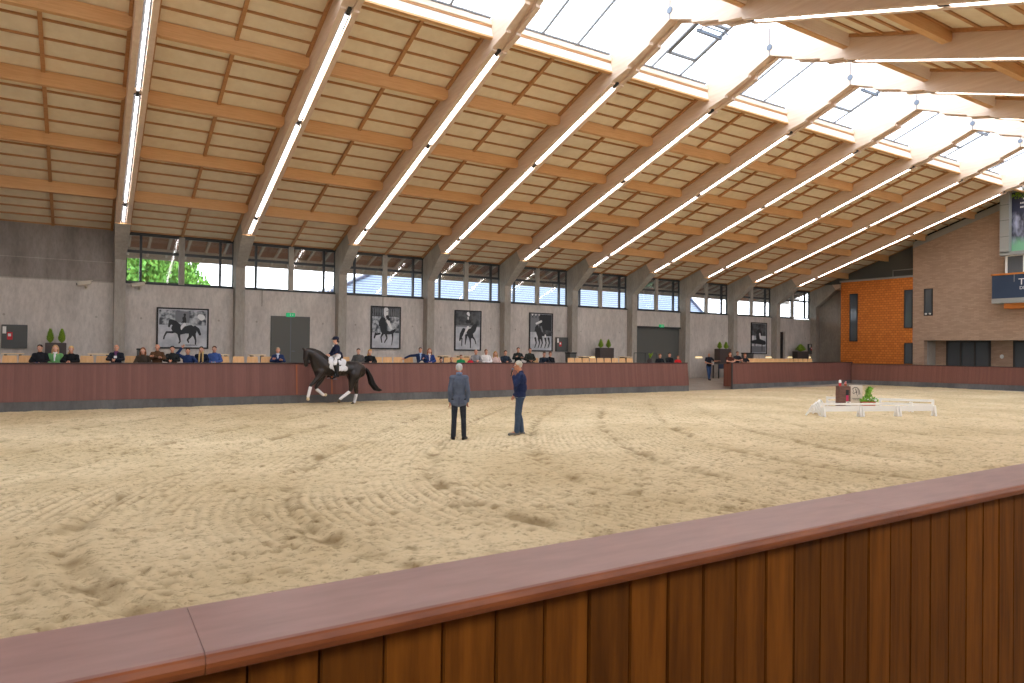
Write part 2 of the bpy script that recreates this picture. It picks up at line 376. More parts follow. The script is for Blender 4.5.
e[0].position = .2; e[0].color = srgb((36, 54, 84)); e[1].position = .5; e[1].color = srgb((104, 122, 140)); t.l(wv.outputs['Fac'], cr.inputs[0]); t.l(cr.outputs[0], t.p.inputs['Base Color'])
wv.inputs['Scale'].default_value = 1.1
M['barnroof'] = m; M['barnwall'] = m; M['barnedge'] = mat('barn_edge', (30, 44, 72), .6)
house()
# tree outside bay 1
def leaf_cloud(mb, c, r, n, s, rng):
    for _ in range(n):
        d = V((rng.gauss(0, 1), rng.gauss(0, 1), rng.gauss(0, 1))).normalized()*(rng.random()**.4)
        p = V(c)+V((d.x*r[0], d.y*r[1], d.z*r[2])); e = Euler((rng.uniform(0, 6), rng.uniform(0, 6), rng.uniform(0, 6))).to_matrix(); k = s*rng.uniform(.6, 1.3)
        mb.add([p+e@V((-k, 0, 0)), p+e@V((0, -k*.5, .1*k)), p+e@V((k, 0, 0)), p+e@V((0, k*.5, .1*k))], [(0, 1, 2, 3)])
def tree(name, label, c, r, n, trunk_h):
    rng = random.Random(int(c[0]*10)); t = thing(name, label, 'tree', (c[0], c[1], -.4))
    g = MB(); leaf_cloud(g, c, r, n, .17, rng); leaf_cloud(g, (c[0]+r[0]*.5, c[1], c[2]-r[2]*.6), (r[0]*.8, r[1], r[2]*.6), n//3, .17, rng); g.build('foliage', 'treeleaf', t, t.location)
    g = MB(); g.tube([(c[0], c[1], -.4), (c[0]+.1, c[1], trunk_h), (c[0]+.3, c[1], c[2])], [.35, .25, .1]); g.build('tree_trunk', 'bark', t, t.location)
pt = on(158, 272, 1, 48)
tree('leafy_tree', 'leafy green tree outside the window band beside the first column from the left', (pt.x-.3, 48, 7.4), (2.6, 2.6, 3.4), 9000, 4)

# ------------------------------------------------------------------ walls
ZS = 4.77
g = MB()
g.box(cx(0)+.05, 31.3, YWALL, YWALL+.3, -.1, ZS); g.box(36.0, 46.0, YWALL, YWALL+.3, -.1, ZS); g.box(47.0, XR+.3, YWALL, YWALL+.3, -.1, ZS)
g.box(31.3, 36.0, YWALL, YWALL+.3, 3.66, ZS); g.box(46.0, 47.0, YWALL, YWALL+.3, 3.7, ZS)
g.box(XL, cx(0)+.05, YWALL, YWALL+.3, -.1, ZS)
g.box(XL, cx(0)+.05, YWALL, YWALL+.3, ZS, 7.1, 1)
struct(g.build('wall_back', ['conc', 'concdk']))
# casting joints in the tall blind bay and dark sill flashing
g = MB(); g.box(XL, cx(0)-.2, YWALL-.012, YWALL+.01, ZS-.03, ZS+.02); g.box(XL, cx(0)-.2, YWALL-.008, YWALL+.01, 5.62, 5.645); struct(g.build('trim_1', 'concd'))
g = MB(); g.box(cx(0)+.2, XR-3, YWALL-.04, YWALL+.32, ZS, ZS+.05); struct(g.build('trim_2', 'steel'))
# cone holes of the formwork
g = MB()
for i in range(-1, 10):
    for fx in (.85, P-.85):
        if i == 6: continue
        g.tube([(cx(i)+fx, YWALL-.004, 3.25), (cx(i)+fx, YWALL+.02, 3.25)], .05, 8)
struct(g.build('trim_3', 'concd'))
g = MB(); g.box(XL-.3, XL, YN, YWALL+.3, -.1, 13.6); struct(g.build('wall_left', 'conc'))
g = MB(); g.box(XL, XR+.3, YN-.3, YN, -.1, 4.3)
for i in range(-2, 11): g.box(cx(i)-.3, cx(i)+.3, YN-.3, YN, 4.3, 7.2)
struct(g.build('wall_front', 'conc'))
g = MB(); g.box(XR, XR+.3, YN, YWALL+.3, -.1, 13.8); struct(g.build('wall_right', 'concd'))

# window band
for i in range(0, 10):
    xa, xb = cx(i)+.2, cx(i+1)-.2; xm = (xa+xb)/2; y0 = YWALL+.1
    f = MB()
    f.box(xa, xb, y0, y0+.12, ZS+.05, ZS+.13); f.box(xa, xb, y0-.02, y0+.14, 6.93, 7.08); f.box(xa, xb, y0, y0+.1, 6.16, 6.28)
    for x in (xm-1.65, xm+1.65): f.box(x-.05, x+.05, y0-.02, y0+.12, ZS+.05, 6.95)
    for x in (xa+.03, xb-.03): f.box(x-.04, x+.04, y0, y0+.12, ZS+.05, 6.95)
    o = f.build('window_%d' % (i+1), 'steel'); struct(o)
    f = MB(); f.box(xm-.12, xm+.12, YWALL+.02, YWALL+.2, ZS, 7.0); f.build('central_post', 'concd', o)
    f = MB(); f.box(xa, xb, y0+.05, y0+.06, ZS+.1, 6.95); f.build('pane', 'glass', o)
# black header above the window band
g = MB(); g.box(cx(0)+.2, XR, YWALL-.02, YWALL+.2, 7.0, 7.12); struct(g.build('trim_4', 'black'))
# eaves outside: boarding, rafters, gutter
def ez(y): return 7.10-.295*(y-34.8)
g = MB(); g.add([(XL, 34.9, ez(34.9)+.02), (XR, 34.9, ez(34.9)+.02), (XR, 37.2, ez(37.2)+.02), (XL, 37.2, ez(37.2)+.02), (XL, 34.9, ez(34.9)+.12), (XR, 34.9, ez(34.9)+.12), (XR, 37.2, ez(37.2)+.12), (XL, 37.2, ez(37.2)+.12)],
    [(0, 1, 2, 3), (4, 7, 6, 5), (0, 4, 5, 1), (3, 2, 6, 7)]); struct(g.build('roof_overhang', 'tile'))
g = MB()
x = cx(0)+.4
while x < XR:
    g.bar((x, 34.9, ez(34.9)-.07), (x, 37.1, ez(37.1)-.07), .1, .14); x += .82
struct(g.build('trim_5', 'rafter'))
g = MB(); g.box(XL, XR, 37.1, 37.22, ez(37.2)-.22, ez(37.2)+.1, 0); g.box(XL, XR, 36.1, 36.25, ez(36.2)-.28, ez(36.2)-.12, 0); struct(g.build('trim_6', 'rafter'))

# ------------------------------------------------------------------ concrete columns
def column_mesh():
    prof = [(34.75, 0), (YCOL, 0), (YCOL, 5.75), (33.2, 6.42), (YE, 7.03), (32.86, 7.72), (34.75, 7.12)]
    wd = [.21, .21, .21, .25, .28, .28, .24]
    g = MB(); g.prism([(y-YCOL, z) for y, z in prof], -1, 1, 0, 0, wd); return g
c0 = tag(column_mesh().build('concrete_column', 'concd'), '', 'column', 'concrete columns along the far wall')
for i in range(-1, 11):
    o = c0 if i == -1 else c0.copy()
    if i > -1: COL.objects.link(o)
    o.location = (cx(i), YCOL, 0)
    if i == -1: o['label'] = 'concrete column beyond the left picture edge, against the blind end of the far wall'
    elif i == 10: o['label'] = 'concrete column with slanted bracket beside the orange shingled wall'
    else: o['label'] = 'slant-headed concrete column of the far wall, %s from the left' % ORD[i]

# ------------------------------------------------------------------ roof beams
def beam_parts(root):
    W, G2 = .17, .105
    ye = YE
    for s in (1, -1):
        def prof(dz=0, top=1.0, end=ye):
            dE = end-YR
            teeth = [(YS, zb(YR+YS)), (YS, zb(YR+YS)+.06), (2.0, 11.84), (2.0, 11.92), (.93, 12.27), (.93, 12.36), (0, 12.74)]
            if s == 1: pts = [(dE, zb(YR+dE))]+teeth+[(0, 13.78), (YS, zb(YR+YS)+top+.05), (32.9-YR, zb(32.9)+.86)]
            else: pts = [(18.67, zb(YR+18.67))]+teeth+[(0, 13.78), (YS, zb(YR+YS)+top+.05), (18.67, zb(YR+18.67)+.9)]
            return pts
        for k in (-1, 1):
            g = MB(); xa = k*G2; xb = k*(G2+W)
            g.prism([(YR+s*d, z) for d, z in prof()], min(xa, xb), max(xa, xb), 0); g.build('side_lamella', 'beam', root)
        dE = (YE-YR) if s == 1 else 18.67
        g = MB(); pr = [(dE, zb(YR+dE)+.13), (YS, zb(YR+YS)+.13), (YS, zb(YR+YS)+.1), (0, 12.82), (0, 13.6), (YS, zb(YR+YS)+.9), (dE, zb(YR+dE)+.75)]
        g.prism([(YR+s*d, z) for d, z in pr], -G2-.002, G2+.002, 0); g.build('core_lamella', 'beam', root)
    g = MB()
    for x in (-.29, .29):
        g.tube([(x-.012*(1 if x > 0 else -1), YR, 13.02), (x+.012*(1 if x > 0 else -1), YR, 13.02)], .11, 14)
        g.box(min(x, x*.96), max(x, x*.96), YR-.012, YR+.012, 12.74, 13.7)
    g.build('ridge_bracket', 'steelplate', root)
    g = MB(); g.box(-.3, .3, YE-.03, YE+.1, zb(YE)-.02, zb(YE)+.015); g.build('end_shoe', 'beech', root)
M['steelplate'] = mat('zinc_plate', (104, 114, 128), .4, .2)
b0 = thing('glulam_roof_beam', '', 'beam', (cx(-2), 0, 0), 0, 'double glulam roof beams')
beam_parts(b0)
for i in range(-2, 11):
    o = b0 if i == -2 else dup(b0)
    o.location = (cx(i), 0, 0)
    if i < 0: o['label'] = 'double glulam roof beam overhead, beyond the left picture edge, %s' % ('outermost' if i == -2 else 'next to the picture edge')
    elif i == 10: o['label'] = 'double glulam roof beam above the brick end building'
    else: o['label'] = 'double glulam roof beam with lit tubes landing on the %s column from the left' % ORD[i]

# lit tubes: bottom short one, then long ones; same on the other slope
SEG = [(32.28, 31.05), (30.75, 24.25), (23.95, 19.05)]
MIR = [(2*YR-a_, 2*YR-b_) for a_, b_ in SEG]
def lamp_mesh(ya, yb):
    g = MB(); za, zb_ = zb(ya)+.055, zb(yb)+.055
    g.bar((0, ya, za), (0, yb, zb_), .062, .06); return g
names_seg = ['short lowest', 'long middle', 'long upper']
for k, (ya, yb) in enumerate(SEG+MIR):
    side = 'far slope' if k < 3 else 'near slope'
    t0 = thing('tube_light', '', 'ceiling light', (0, 0, 0), 0, 'tube lights set into the roof beams')
    lamp_mesh(ya, yb).build('tube', 'tube', t0)
    s_ = 1 if ya > yb else -1
    g = MB(); g.bar((0, ya, zb(ya)+.105), (0, yb, zb(yb)+.105), .2, .03); g.bar((0, yb, zb(yb)+.05), (0, yb-s_*.26, zb(yb-s_*.26)+.05), .09, .07, 0)
    g.build('housing', 'steel', t0)
    for i in range(-1, 10):
        o = t0 if i == -1 else dup(t0)
        o.location = (cx(i), 0, 0)
        o['label'] = ('%s light tube of the %s on the beam of the %s column' % (names_seg[k % 3], side, ORD[i])) if i >= 0 else ('%s light tube of the %s, on the beam left of the picture' % (names_seg[k % 3], side))

# ------------------------------------------------------------------ ceiling boards, battens, purlins
PY = [31.25, 28.15, 25.05, 21.98]       # purlin lines (far slope)
for s in (1, -1):
    e = 34.75 if s == 1 else 2*YR-YN
    mk = lambda d: YR+s*d
    g = MB(); d0, d1 = YS, (34.75-YR if s == 1 else YR-YN)
    g.prism([(mk(d0), zc(mk(d0))), (mk(d1), zc(mk(d1))), (mk(d1), zc(mk(d1))+.12), (mk(d0), zc(mk(d0))+.12)], XL, XR+.3, 0)
    struct(g.build('ceiling', 'panel'))
# batten grid per bay: one copy per bay and slope
def grid_mesh(s):
    g = MB(); x0, x1 = .28, P-.28
    mk = lambda d: YR+s*d
    ends = [YS+.06]+[y-YR for y in PY[::-1]]+[34.6-YR if s == 1 else 18.6]
    for k in range(len(ends)-1):
        a_, b_ = ends[k]+(.12 if k else 0), ends[k+1]-.0
        n = 5 if k in (0,) else 4
        if k == len(ends)-2: n = 5
        for j in range(n+1):
            d = a_+(b_-a_)*j/n; w_ = .07 if 0 < j < n else .09
            y = mk(d); g.bar((x0, y, zc(y)-.03), (x1, y, zc(y)-.03), w_, .06)
        ya, yb = mk(a_), mk(b_)
        for x, w_ in ((P/2, .11), (x0+.05, .1), (x1-.05, .1)):
            g.bar((x, ya, zc(ya)-.05), (x, yb, zc(yb)-.05), w_, .1)
    return g
for s in (1, -1):
    o0 = grid_mesh(s).build('trim_7' if s == 1 else 'trim_8', 'batten'); struct(o0)
    for i in range(-2, 10):
        o = o0 if i == -2 else o0.copy()
        if i > -2: COL.objects.link(o)
        o.location = (cx(i), 0, 0)
# purlins (rounded lower corner at the beams)
def purlin_mesh():
    g = MB(); L = P-.56; h = .43; w_ = .2
    pr = [(0, h), (0, .12), (.05, .04), (.14, 0), (L-.14, 0), (L-.05, .04), (L, .12), (L, h)]
    g.prism([(x+.28, z) for x, z in pr], -w_/2, w_/2, 1); return g
p0 = tag(purlin_mesh().build('roof_purlin', 'purlin', bevel=0), '', 'roof beam', 'purlins between the roof beams')
first = True
for s in (1, -1):
    for r_, y in enumerate(PY+([] if s == 1 else [34.3])):
        for i in range(-2, 10):
            o = p0 if first else p0.copy()
            if not first: COL.objects.link(o)
            first = False
            yy = y if s == 1 else 2*YR-y
            o.location = (cx(i), yy, zb(yy)+.37)
            where = ('right of the beam of the %s column' % ORD[i]) if i >= 0 else ('beyond the left picture edge' if i == -2 else 'left of the first column')
            rowname = ['lowest', 'second', 'third', 'topmost', 'outer'][r_]
            o['label'] = '%s purlin of the %s slope, %s' % (rowname, 'far' if s == 1 else 'near', where)

# ------------------------------------------------------------------ rooflight
zt = zb(YR+YS)+1.07
def curb(s):
    g = MB(); y0 = YR+s*YS; z0 = zb(y0)+.38; x0, x1 = .275, P-.275
    g.prism([(y0+s*.16, z0), (y0-s*.05, z0), (y0+s*.13, zt), (y0+s*.3, zt)], x0, x1, 0)
    g.box(x0, x1, min(y0-s*.06, y0+s*.12), max(y0-s*.06, y0+s*.12), z0-.03, z0+.03, 1)
    return g
def glz(s, hatch):
    ob = []
    y1 = YR+s*(YS+.1); 
    x0, x1 = .27, P-.27; zr = 13.74
    f = MB()
    for x in (P/2-.73, P/2+.73): f.bar((x, y1, zt+.0), (x, YR, zr), .055, .07)
    f.bar((x0, y1, zt), (x1, y1, zt), .06, .05)
    if s == 1 and hatch:
        for q in (.28, .80):
            y = y1+(YR-y1)*q; z = zt+(zr-zt)*q; f.bar((P/2-.73, y, z-.02), (P/2+.73, y, z-.02), .1, .08)
        for x in (P/2-.66, P/2+.66): f.bar((x, y1+(YR-y1)*.28, zt+(zr-zt)*.28-.02), (x, y1+(YR-y1)*.8, zt+(zr-zt)*.8-.02), .08, .08)
    return f, (x0, x1, y1, zr)
cb = {}
for s in (1, -1):
    for i in range(-2, 10):
        hatch = (i % 2 == 1)
        key = (s, hatch)
        if key not in cb:
            t = thing('rooflight', '', 'skylight', (cx(i), 0, 0), 0, 'rooflights along the ridge')
            curb(s).build('curb', ['curb', 'purlin'], t)
            f, (x0, x1, y1, zr) = glz(s, hatch); f.build('glazing_bars', 'palebar', t)
            g = MB(); g.add([(x0, y1, zt+.03), (x1, y1, zt+.03), (x1, YR, zr+.03), (x0, YR, zr+.03)], [(0, 1, 2, 3)])
            g.v += [(a_, b_, c_+.02) for a_, b_, c_ in g.v[:4]]; g.f += [(4, 7, 6, 5)]; g.mi += [0]; g.f += [(0, 4, 5, 1), (2, 6, 7, 3)]; g.mi += [0, 0]
            g.build('glass_pane', 'skyglass', t)
            if s == 1 and hatch:
                y = y1+(YR-y1)*.72; z = zt+(zr-zt)*.72-.12
                g = MB(); g.box(P/2-.6, P/2+.6, y-.05, y+.05, z-.12, z-.02); g.tube([(P/2-.5, y, z-.1), (P/2-.5, y-.35, z+.15)], .025); g.tube([(P/2+.5, y, z-.1), (P/2+.5, y-.35, z+.15)], .025); g.bar((P/2-.75, y-.18, z+.05), (P/2+.75, y-.18, z+.05), .04, .04)
                g.build('opener', 'steelplate', t)
            cb[key] = t; o = t
        else: o = dup(cb[key])
        o.location = (cx(i), 0, 0)
        o['label'] = ('%s rooflight, %s side, right of the beam of the %s column' % ('opening' if hatch and s == 1 else 'fixed', 'far' if s == 1 else 'near', ORD[i])) if i >= 0 else \
            '%s side rooflight %s the left picture edge' % ('far' if s == 1 else 'near', 'just at' if i == -1 else 'well beyond')

# ------------------------------------------------------------------ kick walls
def kick(name, label, pa, pb, h, matb, slope=.12, th=.14, face=-1, nrm=None):
    """leaning board wall between ground points pa-pb; nrm points to the arena"""
    pa, pb = V((pa[0], pa[1], 0)), V((pb[0], pb[1], 0)); t = thing(name, label, 'barrier', pa)
    d = (pb-pa).normalized(); n = V(nrm)
    g = MB()
    def pr(p, q, prof, mi=0):
        k = len(prof); vs = [e+n*u+V((0, 0, v)) for e in (p, q) for u, v in prof]
        g.add(vs, [tuple(range(k)), tuple(range(2*k-1, k-1, -1))]+[(i, (i+1) % k, (i+1) % k+k, i+k) for i in range(k)], mi)
    pr(pa, pb, [(.0, -.2), (.0, .30), (-.2, .30), (-.2, -.2)]); g.build('concrete_base', 'kicker', t, pa)
    g = MB(); pr(pa, pb, [(.015, .29), (-slope, h-.03), (-slope-th, h-.03), (-.15, .29)]); g.build('board_cladding', matb, t, pa)
    g = MB(); pr(pa, pb, [(-slope+.03, h-.045), (-slope+.03, h), (-slope-th-.03, h), (-slope-th-.03, h-.045)]); g.build('cap_rail', 'capfar', t, pa)
    return t
M['capfar'] = mat('dark_cap', (58, 34, 34), .4)
kick('kick_wall', 'long leaning red-brown board kick wall on concrete base below the spectators', (XL, YB), (27.15, YB), 1.49, 'boards_x', nrm=(0, -1, 0))
kick('kick_wall', 'red-brown board kick wall right of the gateway, in front of the empty chairs', (30.75, YB+.15), (44.5, 27.35), 1.49, 'boards_x', nrm=V((-.11, -1, 0)).normalized())
kick('kick_wall', 'end kick wall of red-brown boards below the brick building', (44.1, 27.3), (49.2, 15.0), 1.40, 'boards_y', nrm=V((-.924, -.383, 0)).normalized())
# near kick wall with wide cap
t = thing('kick_wall', 'near brown hardwood kick wall with wide smooth cap rail running across the foreground', 'barrier', (0, 1.7, 0))
g = MB(); x = -3.06; rr = random.Random(2)
while x < 13:
    g.box(x+.003, x+.167, 1.70+rr.uniform(0, .004), 1.735, .02, 1.39); x += .17
g.build('board_cladding', 'nearboard', t, t.location, bevel=.004)
g = MB(); g.box(-3, 13, 1.735, 1.90, 0, 1.38); g.build('core', 'black', t, t.location)
g = MB(); x = .24-2.78
while x < 13:
    g2 = [(1.665, 1.392), (1.650, 1.400), (1.6445, 1.414), (1.6445, 1.424), (1.650, 1.436), (1.662, 1.444), (1.972, 1.444), (1.9755, 1.44), (1.9755, 1.39)]
    g.prism(g2, x+.0007, x+2.7793, 0)
    g.prism([(1.6655, 1.3915), (1.6495, 1.3995), (1.6438, 1.414), (1.6438, 1.424), (1.6495, 1.4365), (1.6550, 1.4405), (1.67, 1.43), (1.67, 1.40)], x+.0007, x+2.7793, 0, 1); x += 2.78
g.build('cap_rail', ['cap', 'lip'], t, t.location)
g = MB(); g.box(-3, 13, 1.90, 1.96, .0, 1.39); g.build('arena_side_boards', 'boards_x', t, t.location)

# lighter seams / posts in the far wall cladding
for k, px in enumerate((297, 332)):
    pt = on(px, 380, 1, YB); g = MB(); g.bar((pt.x, YB-.005, .32), (pt.x, YB+.09, 1.42), .05, .03, up=V((0, 1, 0)))
    o = g.build('joint_strip', 'jointwood', origin=(pt.x, YB, .3)); tag(o, 'thin orange wooden joint strip on the far kick wall %s' % ('in front of the horse' if k == 0 else 'behind the horse girth'), 'strip', 'joint strips of the far kick wall')

# platforms for the spectators
g = MB(); g.prism([(XL, YB+.28), (27.1, YB+.28), (30.6, 29.5), (30.6, YWALL), (XL, YWALL)], 0, .78, 2); struct(g.build('floor', 'concf'))
g = MB(); g.prism([(31.3, 26.45), (44.3, 27.75), (48.8, 27.75), (48.8, YWALL), (41.6, YWALL), (32.0, 27.1)], 0, .78, 2); struct(g.build('floor', 'concf'))
g = MB()
for k in range(4): g.prism([(39.4+.42*k, 32.9), (41.6, 32.9), (41.6, 34.05), (39.4+.42*k, 34.05)], .2, .2+.145*(k+1), 2)
tag(g.build('concrete_steps', 'concf'), 'short concrete steps up to the right seating platform behind the gateway', 'steps')
g = MB(); A, B = V((36.0, 31.1, .2)), V((37.2, 31.3, .2))
g.tube([A, A+V((0, 0, .95)), B+V((0, 0, .95)), B], .022); g.tube([(A+B)/2, (A+B)/2+V((0, 0, .95))], .018)
g.tube([(39.2, 33.25, .2), (39.2, 33.25, 1.15), (41.3, 33.25, 1.75), (41.3, 33.25, .8)], .025)
tag(g.build('handrail', 'steel'), 'thin grey metal handrail sloping beside the steps in the gateway', 'handrail')
# gate leaf folded open at the gateway
t = thing('gate_leaf', 'dark red-brown gate leaf folded open at the right side of the gateway', 'gate', (30.55, 26.0, 0))
g = MB(); g.box(-.05, .05, -.1, .42, .16, 1.42); g.build('boards', 'boards_y', t)
g = MB(); g.box(-.04, .04, -.15, -.1, .02, 1.46); g.build('end_post', 'steel', t)
M['brownbox'] = noise_mat('brown_box_wood', (96, 66, 58), (122, 86, 74), (1, 1, 4), 4, .6)
M['magenta'] = mat('magenta_label', (190, 40, 90), .5); M['terra'] = mat('terracotta', (178, 92, 50), .8); M['pinkf'] = mat('pink_blossom', (226, 150, 150), .7)
M['signcream'] = mat('sign_cream', (216, 206, 192), .6); M['printbrown'] = mat('print_dark', (60, 52, 50), .6); M['leafbright'] = noise_mat('bright_leaf', (90, 150, 40), (150, 200, 70), (1, 1, 1), 9, .6)

# ------------------------------------------------------------------ organic bodies: capsules and ellipsoids fused to one skin
class Blob:
    def __init__(s): s.m = MB()
    def cap(s, p, q, r0, r1=None, n=10):
        r1 = r0 if r1 is None else r1; p, q = V(p), V(q); d = q-p; L = d.length
        if L < 1e-5: return s.ell(p, (r0, r0, r0))
        d /= L; pts = []; rs = []
        for t in (1, .8, .45, .0): pts.append(p-d*r0*t); rs.append(max(.15*r0, r0*math.sqrt(max(0, 1-t*t))))
        for t in (0, .45, .8, 1): pts.append(q+d*r1*t); rs.append(max(.15*r1, r1*math.sqrt(max(0, 1-t*t))))
        x = d.cross(V((0, 0, 1)))
        if x.length < 1e-2: x = d.cross(V((0, 1, 0)))
        x.normalize(); y = x.cross(d); vs = []
        for c_, r_ in zip(pts, rs): vs += [c_+(x*math.cos(2*math.pi*k/n)+y*math.sin(2*math.pi*k/n))*r_ for k in range(n)]
        m_ = len(pts); fs = [(i*n+k, i*n+(k+1) % n, (i+1)*n+(k+1) % n, (i+1)*n+k) for i in range(m_-1) for k in range(n)]
        fs += [tuple(range(n-1, -1, -1)), tuple((m_-1)*n+k for k in range(n))]; s.m.add(vs, fs); return s
    def chain(s, pts, rs):
        for i in range(len(pts)-1): s.cap(pts[i], pts[i+1], rs[i], rs[i+1])
        return s
    def ell(s, c, r, rot=None):
        o = len(s.m.v); s.m.ball((0, 0, 0), V(r), 0, 14, 9)
        e = (Euler(rot).to_matrix() if rot else Matrix.Identity(3))
        for i in range(o, len(s.m.v)): s.m.v[i] = tuple(e@V(s.m.v[i])+V(c))
        return s
    def build(s, name, m, parent=None, voxel=.014, smooth=3, loc=None):
        me = bpy.data.meshes.new(name); me.from_pydata(s.m.v, [], s.m.f)
        bm = bmesh.new(); bm.from_mesh(me); bmesh.ops.recalc_face_normals(bm, faces=bm.faces); bm.to_mesh(me); bm.free()
        ob = bpy.data.objects.new(name, me); COL.objects.link(ob)
        md = ob.modifiers.new('r', 'REMESH'); md.mode = 'VOXEL'; md.voxel_size = voxel; md.use_smooth_shade = True
        if smooth: sm = ob.modifiers.new('s', 'SMOOTH'); sm.factor = .5; sm.iterations = smooth
        dg = bpy.context.evaluated_depsgraph_get(); me2 = bpy.data.meshes.new_from_object(ob.evaluated_get(dg)); me2.name = name
        ob.modifiers.clear(); ob.data = me2; bpy.data.meshes.remove(me)
        me2.materials.clear(); me2.materials.append(M[m] if isinstance(m, str) else m)
        me2.polygons.foreach_set('use_smooth', [True]*len(me2.polygons))
        if parent: ob.parent = parent
        if loc is not None: ob.location = loc
        return ob
_mc = {}
def cm(c, rough=.85, kind='cloth'):
    k = (tuple(c), rough)
    if k not in _mc:
        d = tuple(max(0, v-10) for v in c); _mc[k] = noise_mat('%s_%d_%d_%d' % (kind, *c), d, c, (1, 1, 1), 14, rough, .12, 4, spec=.25)
    return _mc[k]
SKIN = [(214, 158, 132), (200, 140, 112), (224, 172, 148)]

def hand(B, wrist, fdir, nrm, side, curl=.5, k=1.0, fr=.0088):
    """palm, five separate fingers bending towards nrm, thumb from the side of the palm"""
    f = V(fdir).normalized(); n = V(nrm); n = (n-f*n.dot(f)).normalized(); s = f.cross(n)*side
    w = V(wrist)
    for o in (-.026, -.009, .009, .026): B.cap(w+s*o*.8*k, w+(f*.085+s*o)*k, .013*k, .012*k, 6)
    L = [.072, .080, .074, .058]
    for j, o in enumerate((-.030, -.010, .010, .029)):
        p = w+(f*.09+s*o)*k; ang = 0; seg = [.45, .32, .26]
        for q, fr_ in zip(seg, (1, .94, .85)):
            ang += curl*(.9+.12*j); d = f*math.cos(ang)+n*math.sin(ang); p2 = p+d*L[j]*q*k; B.cap(p, p2, fr*fr_*k, fr*fr_*.92*k, 6); p = p2
    p = w+(f*.025-s*.03)*k; d = (f*.65-s*.75+n*.2).normalized(); p2 = p+d*.042*k; B.cap(p, p2, fr*1.25*k, fr*1.1*k, 6)
    d = (f*.85-s*.25+n*(.2+curl*.6)).normalized(); B.cap(p2, p2+d*.03*k, fr*1.1*k, fr*.9*k, 6)

def head(B, c, fwd, up=V((0, 0, 1)), k=1.0, fine=True):
    """skull, jaw, nose, ears, brow, lips; fwd = looking direction"""
    f = V(fwd).normalized(); u = V(up).normalized(); r = f.cross(u).normalized(); u = r.cross(f); c = V(c)
    rot = Matrix((r, f, u)).transposed().to_euler()
    B.ell(c+u*.025*k, (.073*k, .09*k, .088*k), rot); B.ell(c+(f*.022-u*.045)*k, (.056*k, .066*k, .07*k), rot)
    B.cap(c+(f*.088+u*.01)*k, c+(f*.106-u*.022)*k, .009*k, .014*k, 6)
    B.cap(c+(f*.07-u*.085)*k-r*.012*k, c+(f*.07-u*.085)*k+r*.012*k, .022*k, .022*k, 6)
    B.cap(c+(f*.083-u*.052)*k-r*.016*k, c+(f*.083-u*.052)*k+r*.016*k, .011*k, .011*k, 6)
    for s in (-1, 1):
        B.ell(c+(r*s*.077-f*.005-u*.002)*k, (.011*k, .02*k, .032*k), rot)
        B.cap(c+(f*.078+u*.028+r*s*.015)*k, c+(f*.068+u*.03+r*s*.045)*k, .011*k, .009*k, 6)
    return f, u, r
def face_bits(root, c, fwd, k=1.0, up=V((0, 0, 1)), lips=True):
    f = V(fwd).normalized(); r = f.cross(up).normalized(); u = r.cross(f); c = V(c)
    for s in (-1, 1):
        g = MB(); g.ball(c+(f*.079+u*.008+r*s*.031)*k, .0125*k, 0, 8, 6); g.ball(c+(f*.088+u*.008+r*s*.031)*k, .0062*k, 1, 6, 5)
        g.build('eye', ['white', 'black'], root, smooth=True)
def hairdo(root, c, fwd, col, style='short', k=1.0, up=V((0, 0, 1)), vox=.012):
    f = V(fwd).normalized(); r = f.cross(up).normalized(); u = r.cross(f); c = V(c); B = Blob(); rot = Matrix((r, f, u)).transposed().to_euler()
    if style == 'bald': B.ell(c+(-f*.04+u*.0)*k, (.077*k, .058*k, .05*k), rot)
    else:
        B.ell(c+(-f*.014+u*.048)*k, (.081*k, .092*k, .083*k), rot); B.ell(c+(-f*.04+u*(.012 if style != 'long' else -.01))*k, (.075*k, .06*k, .06*k), rot)
    if style in ('long', 'blond_side'):
        for s in (-1, 1): B.chain([c+(r*s*.072-f*.02+u*.03)*k, c+(r*s*.083-f*.02-u*.08)*k, c+(r*s*.085-u*.2+f*.02)*k], [.03*k, .033*k, .02*k])
        B.chain([c-f*.06*k, c+(-f*.085-u*.12)*k, c+(-f*.09-u*.23)*k], [.06*k, .06*k, .04*k])
    if style == 'tail':
        B.chain([c+(-f*.08+u*.02)*k, c+(-f*.12-u*.05+r*.05)*k, c+(-f*.02-u*.2+r*.12)*k], [.04, .035, .02])
    if style == 'curly':
        rg = random.Random(4)
        for _ in range(46):
            a_ = rg.uniform(0, 6.28); e_ = rg.uniform(-.2, 1.45)
            d = (r*math.cos(a_)*math.cos(e_)+f*math.sin(a_)*math.cos(e_)+u*math.sin(e_))
            if d.dot(f) > .55 and e_ < .75: continue
            B.ell(c+(-f*.012+u*.035)*k+V((d.x*.083, d.y*.083, d.z*.083))*k, (.021*k,)*3)
    return B.build('hair', cm(col, .9, 'hair'), root, vox, 2)

